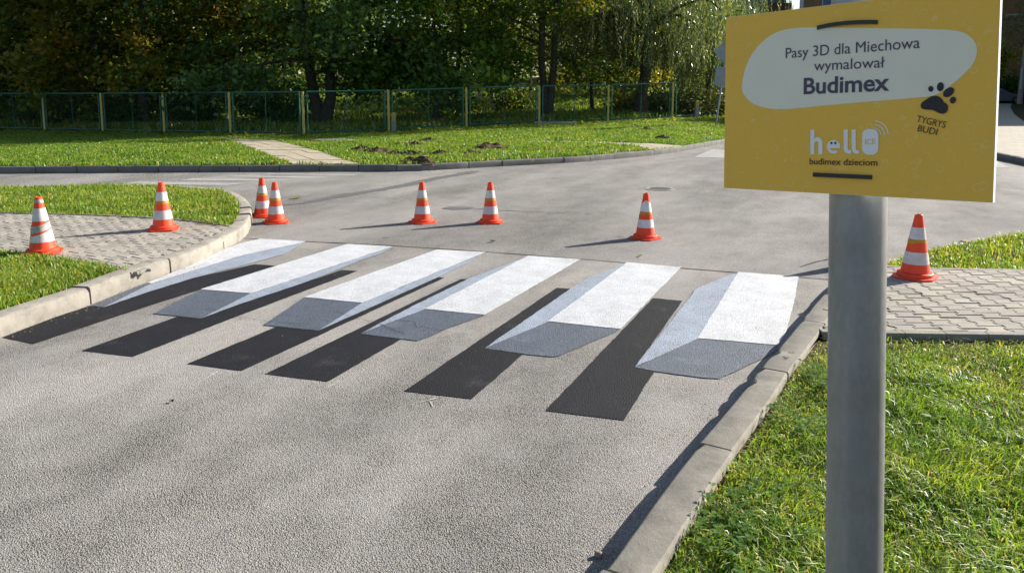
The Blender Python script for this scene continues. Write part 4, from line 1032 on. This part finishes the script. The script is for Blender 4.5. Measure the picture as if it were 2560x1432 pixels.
# leaf litter under the trees and in front of the fence
r_ = np.random.RandomState(77); n_ = 2600
lx = r_.uniform(-20, 9, n_); ly = np.interp(lx, FX, FYv) + np.where(r_.rand(n_) < .3, -np.abs(r_.randn(n_)) * 1.0, np.abs(r_.randn(n_)) * 6)
az = r_.rand(n_) * 6.28; s_ = .05 + .05 * r_.rand(n_); b = np.stack([lx, ly, zt(lx, ly) + .03 + .05 * r_.rand(n_)], 1)
d_ = np.stack([np.cos(az), np.sin(az), r_.randn(n_) * .4], 1) * s_[:, None]; e_ = np.stack([-np.sin(az), np.cos(az), r_.randn(n_) * .4], 1) * s_[:, None] * .7
tag(mesh_obj('leaf_litter', np.stack([b - d_, b - e_, b + d_, b + e_], 1).reshape(-1, 3), np.arange(n_)[:, None] * 4 + np.array([[0, 1, 2, 3]]), M['leaf_yellow'], tint=np.repeat(r_.rand(n_), 4)), 'fallen yellow leaves scattered under the trees and along the fence', 'leaves', kind='stuff')

# ------------------------------------------------------------------ trees
def leafmesh(c, size, r, tint, aspect=.62, droop=.0, up=.35):
    n = len(c); nr = r.randn(n, 3); nr[:, 2] = np.abs(nr[:, 2]) + up; nr /= np.linalg.norm(nr, axis=1)[:, None]
    t = r.randn(n, 3); t[:, 2] -= droop; t -= nr * (t * nr).sum(1)[:, None]; t /= np.linalg.norm(t, axis=1)[:, None] + 1e-9; b = np.cross(nr, t)
    s = size * (.65 + .7 * r.rand(n))[:, None]
    fold = nr * s * .18
    v = np.stack([c - t * s, c - b * s * aspect + fold, c + t * s, c + b * s * aspect + fold], 1).reshape(-1, 3)
    return v, np.arange(n)[:, None] * 4 + np.array([[0, 1, 2, 3]]), np.repeat(tint, 4)
def limb(p0, d, L, r, n=6, sag=.0, wob=.12):
    pts = [np.array(p0, float)]; d = np.array(d, float); d /= np.linalg.norm(d)
    for i in range(n):
        d = d + r.randn(3) * wob + np.array([0, 0, -sag * (i + 1) / n]); d /= np.linalg.norm(d); pts.append(pts[-1] + d * L / n)
    return np.array(pts)
def broadleaf(seed, hgt, cb, cr, tr, stems=((0, 0),), nl=9, leaves=9000, size=.09, spread=.42, low=0, bias=.0, up=.5, nlimb=15, sag=.12):
    """returns trunk MB and crown arrays; cb crown base, cr crown radius, stems = lean (dx,dy) per stem; bias shifts the tints"""
    r = np.random.RandomState(seed); mb = MB(); ends = []
    for si, (dx, dy) in enumerate(stems):
        top = np.array([dx, dy, hgt * .85]); k = 9; tp = []
        for i in range(k + 1):
            t = i / k; tp.append(np.array([dx * t ** .8, dy * t ** .8, hgt * .85 * t]) + np.r_[r.randn(2) * .05 * (i > 0), 0] * hgt * .12)
        tp = np.array(tp); tp[0][2] = -.2
        rad = [tr * (1.35 if i == 0 else 1.0) * (1 - .82 * (i / k)) for i in range(k + 1)]
        mb.tube(tp, rad, 10)
        nn = nlimb // len(stems)
        for j in range(nn):
            u = (j + r.rand() * .8) / nn; z = cb * .75 + (hgt * .82 - cb * .75) * u; s = np.array([np.interp(z, tp[:, 2], tp[:, a]) for a in range(3)])
            az = j * 2.4 + r.rand() * .7 + si; el = up * (.3 + 1.0 * u) + r.randn() * .1; L = cr * (.62 + .5 * math.sin(math.pi * min(1, .25 + .7 * u))) * (.8 + .4 * r.rand())
            lp = limb(s, (math.cos(az), math.sin(az), el), L, r, 6, sag * (1 - u) * 3); r0 = max(.02, tr * .42 * (1 - .6 * u))
            mb.tube(lp, [r0 * (1 - .85 * i / 6) for i in range(7)], 6)
            for m in range(4):
                q = lp[2 + m]; a2 = az + r.randn() * 1.0; sp = limb(q, (math.cos(a2), math.sin(a2), r.randn() * .4 + .05), L * .42 * (.7 + .5 * r.rand()), r, 4, sag * 2)
                mb.tube(sp, [r0 * .35 * (1 - .8 * i / 4) + .004 for i in range(5)], 5)
                ends += [sp[-1], sp[-2], sp[2]]
            ends += [lp[-1], lp[-2], lp[-3], lp[2], lp[1]]
    ends = np.array(ends); ends = ends[ends[:, 2] > cb * .55]
    ct = r.rand(len(ends)); idx = r.randint(0, len(ends), leaves)
    c = ends[idx] + r.randn(leaves, 3) * np.array([spread, spread, spread * .62]) * (.6 + .8 * ct[idx])[:, None]
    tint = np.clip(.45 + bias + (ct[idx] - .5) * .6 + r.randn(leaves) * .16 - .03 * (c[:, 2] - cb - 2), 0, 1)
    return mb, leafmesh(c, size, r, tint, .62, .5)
def put_tree(name, data, loc, label, leaf_mat, bark='bark', cat='tree', rz=0, group=None, s=1):
    mb, (v, f, t) = data; e = empty(name, loc, label, cat, group, rz); e.scale = (s, s, s)
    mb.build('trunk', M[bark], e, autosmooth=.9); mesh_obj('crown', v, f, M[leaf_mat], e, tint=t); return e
def spot(px, depth):
    x = (px - 1280) / F * depth; y = depth; return (x, y, float(zt(x, y)) - .05)
# the front row, left to right
put_tree('maple', broadleaf(1, 11, 2.0, 4.6, .22, ((.2, .1),), leaves=27000, size=.11, bias=-.10, nlimb=19), spot(365, 31.0), 'biggest orange and yellow maple at the left end of the fence', 'leaf_autumn', 'bark_grey')
put_tree('maple', broadleaf(21, 10, 1.3, 4.4, .2, ((.2, .1),), leaves=25000, size=.11, bias=.06, nlimb=17), spot(180, 33.0), 'second autumn maple, orange-brown leaves above the two leftmost fence panels', 'leaf_autumn', 'bark')
put_tree('linden_tree', broadleaf(2, 12, 1.2, 4.0, .22, ((-.3, 0),), leaves=12000, size=.1, bias=.2, nlimb=18), spot(-10, 33.5), 'dark green tree at the left edge of the photo', 'leaf_green')
put_tree('maple', broadleaf(3, 12, 1.2, 4.2, .2, ((.3, .2),), leaves=25000, size=.105, bias=.08, nlimb=18), spot(530, 32), 'olive brown maple between the orange maple and the forked tree', 'leaf_olive')
put_tree('forked_tree', broadleaf(4, 11.5, 2.2, 4.6, .23, ((-1.3, .5), (1.5, -.2)), leaves=34000, size=.105, bias=.05, nlimb=22), spot(806, 29.2), 'big blue-green tree whose trunk forks right above the ground behind the fence', 'leaf_blue')
put_tree('maple', broadleaf(5, 9.5, .9, 3.0, .12, ((.1, 0),), leaves=17000, size=.11, bias=.08, nlimb=16), spot(1085, 29.8), 'young green maple with low hanging leaves right of the yellow marker post', 'leaf_green')
put_tree('young_tree', broadleaf(6, 8, 3.2, 2.2, .10, ((.15, 0),), leaves=5000, size=.1, bias=.1, nlimb=10), spot(1142, 31.5), 'thin dark trunk just right of the young maple', 'leaf_green')
for i, (px, dep, lab) in enumerate([(1232, 35.5, 'white birch trunk left of the others, seen between two fence posts'), (1296, 39, 'thin white birch trunk in the middle of the three'), (1322, 37.5, 'white birch trunk nearest the twin-stemmed dark tree'), (1203, 42, 'slim far birch trunk left of the brightest birch')]):
    put_tree('birch', broadleaf(30 + i, 11, 3.2, 2.3, .075 + .02 * (i == 0), ((.25 * (-1) ** i, .1),), leaves=5000, size=.075, bias=-.05, nlimb=14, sag=.3), spot(px, dep), lab, 'leaf_birch', 'bark_birch', group='birches behind the fence')
put_tree('alder', broadleaf(7, 12, 2.4, 3.9, .17, ((-.5, .2), (.8, .3)), leaves=22000, size=.085, bias=.05, nlimb=20), spot(1366, 30.5), 'dark twin-stemmed tree behind the middle of the right fence half', 'leaf_olive')
put_tree('young_tree', broadleaf(8, 8.5, 2.0, 2.2, .09, ((.1, .2),), leaves=5500, size=.085, bias=-.1, nlimb=12), spot(1482, 34), 'slim dark tree under the left side of the willow', 'leaf_olive')
put_tree('young_tree', broadleaf(9, 7.5, 1.6, 2.2, .10, ((.2, .2),), leaves=5500, size=.085, bias=-.25, nlimb=12), spot(1560, 40), 'yellowing small tree glowing in the sun left of the willow trunk', 'leaf_yellow')
def willow(seed, hgt, cr, tr, strands, low, lean=(0, 0)):
    r = np.random.RandomState(seed); mb = MB(); k = 7
    tp = np.array([np.array([lean[0] * i / k, lean[1] * i / k, hgt * .62 * i / k]) + np.r_[r.randn(2) * .06 * (i > 0), 0] for i in range(k + 1)]); tp[0][2] = -.2
    mb.tube(tp, [tr * (1.3 if i == 0 else 1) * (1 - .6 * i / k) for i in range(k + 1)], 10); C = []; T = []; Dn = []
    tips = []
    for j in range(16):
        z = hgt * (.3 + .3 * r.rand()); s = np.array([np.interp(z, tp[:, 2], tp[:, a]) for a in range(3)]); az = j * 2.4 + r.rand(); L = cr * (.6 + .5 * r.rand())
        lp = limb(s, (math.cos(az), math.sin(az), .9), L * 1.25, r, 7, .45, .1); mb.tube(lp, [tr * .38 * (1 - .85 * i / 7) for i in range(8)], 6); tips += list(lp[2:])
    tips = np.array(tips)
    for j in range(strands):
        p = tips[r.randint(len(tips))] + r.randn(3) * np.array([.5, .5, .3]); L = min(max(.8, p[2] - low - 1.6 * r.rand() ** 2), 1.4 + 3.2 * r.rand()); m = int(L / .055)
        sw = r.randn(2) * .16; t = np.linspace(0, 1, m); q = np.stack([p[0] + sw[0] * t * L + .02 * r.randn(m), p[1] + sw[1] * t * L + .02 * r.randn(m), p[2] - t * L], 1); C.append(q); T.append(np.full(m, r.rand()))
    C = np.vstack(C); T = np.concatenate(T); n = len(C)
    t = np.stack([r.randn(n) * .35, r.randn(n) * .35, -np.ones(n)], 1); t /= np.linalg.norm(t, axis=1)[:, None]; b = np.cross(t, r.randn(n, 3)); b /= np.linalg.norm(b, axis=1)[:, None]; s = (.055 + .03 * r.rand(n))[:, None]
    C = C + b * .03 * r.randn(n)[:, None]
    v = np.stack([C - t * s, C - b * s * .24, C + t * s, C + b * s * .24], 1).reshape(-1, 3)
    return mb, (v, np.arange(n)[:, None] * 4 + np.array([[0, 1, 2, 3]]), np.repeat(np.clip(.5 + (T - .5) * .7 + r.randn(n) * .15, 0, 1), 4))
put_tree('willow', willow(10, 10, 3.6, .27, 1150, 1.9, (.3, .2)), spot(1603, 31.2), 'weeping willow with dark leaning trunk and hanging grey-green strands', 'leaf_willow')
put_tree('willow', willow(11, 8.6, 3.0, .16, 900, 1.0, (.4, .3)), spot(1762, 34), 'second weeping willow, sunlit yellow-green strands left of the yellow sign', 'leaf_willow')
# shrubs behind the fence
def shrub(seed, rad, hgt, leaves, size, bias=0):
    r = np.random.RandomState(seed); mb = MB(); E = []
    for j in range(9):
        az = r.rand() * 6.28; lp = limb((r.randn() * .1, r.randn() * .1, 0), (math.cos(az) * .7, math.sin(az) * .7, 1), hgt * (.6 + .5 * r.rand()), r, 5, .25); mb.tube(lp, [.018 * (1 - .7 * i / 5) for i in range(6)], 5)
        E += list(lp[1:])
    E = np.array(E); idx = r.randint(0, len(E), leaves); ct = r.rand(len(E)); c = E[idx] + r.randn(leaves, 3) * rad * np.array([.35, .35, .28]); c[:, 2] = np.abs(c[:, 2])
    return mb, leafmesh(c, size, r, np.clip(.5 + bias + (ct[idx] - .5) * .6 + r.randn(leaves) * .15, 0, 1), .6, .3)
SHR = [(690, 30.5, 1.2, 1.6, 'dark shrub behind the fence panel left of the forked tree', 'leaf_green', .3), (480, 31.5, 1.3, 1.5, 'dark shrub in deep shade under the olive brown maple', 'leaf_green', .35), (300, 31, 1.1, 1.0, 'low shady shrub under the orange maple', 'leaf_green', .3), (90, 32.5, 1.4, 1.6, 'dark shrub behind the leftmost fence panels', 'leaf_green', .3),
       (1290, 36, .9, 1.1, 'reedy shrub between the birch trunks', 'leaf_olive', -.1), 
       (1560, 33.5, .8, 1.0, 'yellow leaved shrub left of the willow trunk', 'leaf_yellow', -.1), (1655, 32.5, 1.0, 1.1, 'brown-green shrub right of the willow trunk', 'leaf_olive', 0), (1725, 31.5, 1.2, 1.5, 'bright leafy shrub around the mossy marker post', 'leaf_willow', -.2), (1800, 33, 1.1, 1.3, 'leafy shrub behind the leaning road sign', 'leaf_willow', -.15)]
for i, (px, dep, rad, hh, lab, lm, bi) in enumerate(SHR):
    put_tree('shrub', shrub(300 + i, rad, hh, 2600, .075, bi), spot(px, dep), lab, lm, 'bark', 'shrub', group='shrubs behind the fence')
# trees of the wood standing behind the front row: copies of four kinds
kinds = [('leaf_green', broadleaf(50, 13, 1.8, 4.2, .18, ((.2, 0),), leaves=9000, size=.13, bias=.1, nlimb=16, spread=.55)), ('leaf_olive', broadleaf(51, 12, 2.2, 4.0, .16, ((-.2, .1),), leaves=9000, size=.13, bias=.05, nlimb=16, spread=.55)),
         ('leaf_blue', broadleaf(52, 13, 1.2, 4.4, .2, ((.1, .2),), leaves=9000, size=.13, bias=.15, nlimb=16, spread=.55)), ('leaf_birch', broadleaf(53, 12, 3, 3.2, .11, ((.2, .2),), leaves=8000, size=.12, bias=.1, nlimb=16, spread=.5))]
protos = {}
BACK = [(-200, 38, 0), (-90, 42, 2), (60, 40, 0), (150, 45, 1), (260, 38, 2), (330, 47, 0), (430, 38.5, 2), (520, 44, 0), (610, 38, 2), (680, 46, 1), (1520, 46, 2), (1600, 52, 1), (1655, 63, 0), (1700, 48, 1), (-320, 45, 1), (1750, 66, 2), (210, 52, 0), (580, 53, 1), (700, 56, 0)]
for i, (px, dep, k) in enumerate(BACK):
    lm, dat = kinds[k]; lab = ['tall green tree deep in the wood', 'tall olive tree deep in the wood', 'tall blue-green tree deep in the wood', 'slender yellowing tree deep in the wood'][k]
    if k not in protos: protos[k] = o = put_tree('wood_tree', dat, spot(px, dep), lab, lm, 'bark', group=['green', 'olive', 'blue-green', 'slender'][k] + ' trees deep in the wood')
    else: o = copy_tree(protos[k]); o.location = spot(px, dep)
    o.rotation_euler = (0, 0, i * 2.1); sc = .88 + .26 * ((i * 37) % 10) / 10; o.scale = (sc, sc, sc)
# the far wood, one mass
r_ = np.random.RandomState(500); n_ = 42000
fx = r_.uniform(-75, 20, n_); fy = 62 + 16 * r_.rand(n_); fz = zt(fx, np.minimum(fy, 120)) + 15 * r_.rand(n_) ** .9 * (.65 + .45 * vnoise(fx, fy, 6, 501)); ok = (fx / fy < .20)
c = np.stack([fx, fy, fz], 1)[ok]; v, f, t = leafmesh(c, .27, r_, np.clip(.55 + .5 * (vnoise(c[:, 0], c[:, 2], 2.5, 502) - .5) + r_.randn(len(c)) * .15, 0, 1))
tag(mesh_obj('far_wood', v, f, M['leaf_green'], tint=t), 'dark far edge of the wood behind all other trees', 'wood', kind='stuff')

# ------------------------------------------------------------------ right background: buildings, car, trees
def wall_box(mb, x0, x1, y0, y1, z0, z1): mb.box(((x0 + x1) / 2, (y0 + y1) / 2, (z0 + z1) / 2), (x1 - x0, y1 - y0, z1 - z0))
b = empty('apartment_block', (33, 86, 0), 'ochre brown apartment block rising behind the yellow sign', 'building')
xa = (1993 - 1280) / F * 80; mb = MB(); mb.prism([(xa - 33, -6), (37, -6), (37, 8), (xa - 26, 8)], 0, 18); mb.build('wall', M['wall_brown'], b)
mb = MB(); wall_box(mb, xa - 33 - .28, xa - 33 - .003, -6.003, -5.7, 0, 18); mb.build('corner_trim', M['wall_white'], b)
mb = MB(); mb.prism([(11, -39.5), (28, -39.5), (44, -6.01), (22.2, -6.01)], 0, 17.9); mb.build('added_shade_wing', M['wall_brown'], b)  # unseen wing out of frame, added to throw shade on the far right pavement
mb = MB(); mb.prism([(xa - 33.4, -6.5), (37.6, -6.5), (37.6, 8.6), (xa - 26, 8.6)], 18.003, 18.5); mb.build('roof', M['roof'], b)
for fl_ in range(6):
    for k in range(4):
        x0 = xa - 33 + 2.0 + k * 4.2; z0 = 1.35 + fl_ * 2.85
        mb = MB(); wall_box(mb, x0 - .08, x0 + 1.92, -6.06, -5.98, z0 - .08, z0 + 1.52)
        wf = mb.build('window', M['wall_white'], b)
        mb = MB()
        for u in (0, 1): wall_box(mb, x0 + u * .94, x0 + u * .94 + .86, -6.08, -6.061, z0, z0 + 1.44)
        mb.build('pane', M['glass'], wf)
b2 = empty('apartment_block', (20, 93, 0), 'buff and red apartment block with railed balconies, left of the sky gap', 'building')
xb = (1948 - 1280) / F * 88; mb = MB(); wall_box(mb, -8, xb - 20, -5, 9, 0, 16); mb.build('wall', M['wall_buff'], b2)
mb = MB(); wall_box(mb, -8.4, xb - 19.6, -5.4, 9.4, 16, 16.5); mb.build('roof', M['roof'], b2)
for fl_ in range(5):
    z0 = .4 + fl_ * 2.9 + 1.75; mb = MB(); wall_box(mb, xb - 20 - 2.2, xb - 20 + .35, -6.2, -5.003, z0 + 0, z0 + .16); wall_box(mb, xb - 22.2, xb - 19.65, -6.22, -6.10, z0 - .75, z0 - .003); bc = mb.build('balcony', M['brick_red'], b2)
    mb = MB()
    for k in range(14): wall_box(mb, xb - 22.1 + k * .18, xb - 22.08 + k * .18 + .02, -6.17, -6.14, z0 + .163, z0 + 1.05)
    wall_box(mb, xb - 22.2, xb - 19.65, -6.19, -6.13, z0 + 1.053, z0 + 1.1); mb.build('railing', M['wall_white'], bc)
    mb = MB(); wall_box(mb, xb - 21.9, xb - 20.6, -5.05, -4.98, z0 + .2, z0 + 2.2); wf = mb.build('window', M['glass'], b2)
q = D(1952, 4, 86); mb = MB(); mb.lathe([(.001, 0), (.3, .05), (.5, .14), (.56, .2), (.52, .17), (.001, .03)], 20, False); dish = mb.build('satellite_dish', M['dark_cloth'], b2, True); dish.location = (q[0] - 20, q[1] - 93, q[2]); dish.rotation_euler = (R(60), 0, R(20))
# parked car
cp_ = P(2513, 258.5, .12); SC = 1.0
car = empty('parked_car', (cp_[0] - .95, cp_[1], .12), 'pale blue-silver car parked on the far pavement right of the sign', 'car')
prof = [(-2.1, .35), (-2.12, .75), (-2.0, .95), (-1.5, 1.02), (-.95, 1.40), (.1, 1.44), (.85, 1.02), (1.6, .88), (2.0, .72), (2.1, .5), (2.08, .28), (1.72, .25), (1.66, .52), (1.38, .66), (1.10, .52), (1.04, .25), (-1.04, .25), (-1.10, .52), (-1.38, .66), (-1.66, .52), (-1.72, .3)]
mb = MB(); n = len(prof)
lay = [(-.84, .93), (-.80, 1.0), (.80, 1.0), (.84, .93)]
for yy, s in lay:
    for x, z in prof: mb.v.append((x * (1 if s == 1 else .985), yy * (1 if z < 1.0 else .82), .25 + (z - .25) * s))
for L in range(3):
    for k in range(n): mb.f.append((L * n + k, L * n + (k + 1) % n, (L + 1) * n + (k + 1) % n, (L + 1) * n + k))
mb.f += [tuple(range(n)), tuple(3 * n + k for k in range(n))[::-1]]
body = mb.build('body', M['car_paint'], car, autosmooth=.6)
for side in (-1, 1):
    mb = MB(); mb.add([(-1.35, side * .71, 1.04), (.62, side * .73, 1.04), (.02, side * .69, 1.36), (-.88, side * .69, 1.36)], [(0, 1, 2, 3)]); mb.build('side_window', M['glass'], car)
    mb = MB(); mb.box((1.93, side * .6, .68), (.16, .38, .15)); mb.build('headlight', M['lamp_glass'], car, bevel=.03)
mb = MB(); mb.add([(.84, -.66, 1.04), (.84, .66, 1.04), (.14, .60, 1.40), (.14, -.60, 1.40)], [(0, 1, 2, 3)]); mb.build('windscreen', M['glass'], car)
mb = MB(); mb.box((2.1, 0, .42), (.06, 1.3, .16)); mb.build('grille', M['trim_dark'], car, bevel=.02)
for x in (-1.38, 1.38):
    for side in (-1, 1):
        mb = MB(); mb.tube([(x, side * .70, .31), (x, side * .86, .31)], .31, 24); wh = mb.build('wheel', M['rubber'], car, autosmooth=.6)
        mb = MB(); mb.tube([(x, side * .861, .31), (x, side * .868, .31)], .2, 16); mb.build('rim', M['rim'], wh)
# lamp post with white plate
q = P(2549, 255, .12); q = np.array([30.6 * q[0] / q[0] * 1.0, q[1], .12]) if False else D(2549, 254, 70); q[2] = .12
e = empty('lamp_post', (q[0], q[1], .12), 'tall pale concrete lamp post at the right edge, small white plate on it', 'lamp post')
mb = MB(); mb.tube([(0, 0, -.2), (.25, 0, 9)], [.24, .14], 16); mb.build('pole', M['wall_buff'], e, autosmooth=.6)
mb = MB(); mb.box((-.2, -.26, 2.3), (.22, .02, 1.9)); mb.build('plate', M['wall_white'], e)
mb = MB(); mb.tube([(.2, 0, 7.6), (-.1, -.05, 7.9), (-.8, -.1, 8.0), (-1.9, -.1, 7.95)], [.08, .09, .16, .12], 8); mb.build('arm', M['wall_buff'], e, autosmooth=.8)
# shrubs, trees around the ochre building
put_tree('shrub', shrub(400, 2.6, 2.3, 5200, .16, .45), (*D(2505, 235, 77.5)[:2], .1), 'dark round shrub against the ochre wall behind the car', 'leaf_green', 'bark', 'shrub')
put_tree('young_tree', broadleaf(402, 5.0, 3.5, .8, .08, ((.1, 0),), leaves=3200, size=.12, bias=.1, nlimb=10, spread=.3), (*D(2468, 262, 50)[:2], .1), 'small yellow-green tree peeping out right of the sign', 'leaf_yellow')
def pine(seed, hgt, cb, cr, tr):
    r = np.random.RandomState(seed); mb = MB(); mb.tube([(0, 0, -.2), (.1, 0, hgt * .5), (.05, .1, hgt)], [tr, tr * .65, .02], 10); C = []
    for j in range(60):
        z = cb + (hgt - cb) * (j / 60); az = j * 2.4; L = cr * (1 - .8 * j / 60) * (.8 + .4 * r.rand()); lp = limb((.08, 0, z), (math.cos(az), math.sin(az), .15), L, r, 6, .12, .08); mb.tube(lp, [.03 * (1 - .8 * i / 6) for i in range(7)], 5)
        for q in lp[1:]: C.append(q + r.randn(95, 3) * np.array([.32, .32, .16]))
    C = np.vstack(C); return mb, leafmesh(C, .11, r, np.clip(.5 + .25 * r.randn(len(C)), 0, 1), .16, .2, 0)
put_tree('pine', pine(403, 13, 3.9, 4.4, .22), (*D(2690, 250, 40)[:2], .1), 'pine whose needled boughs hang in at the top right corner', 'needle')
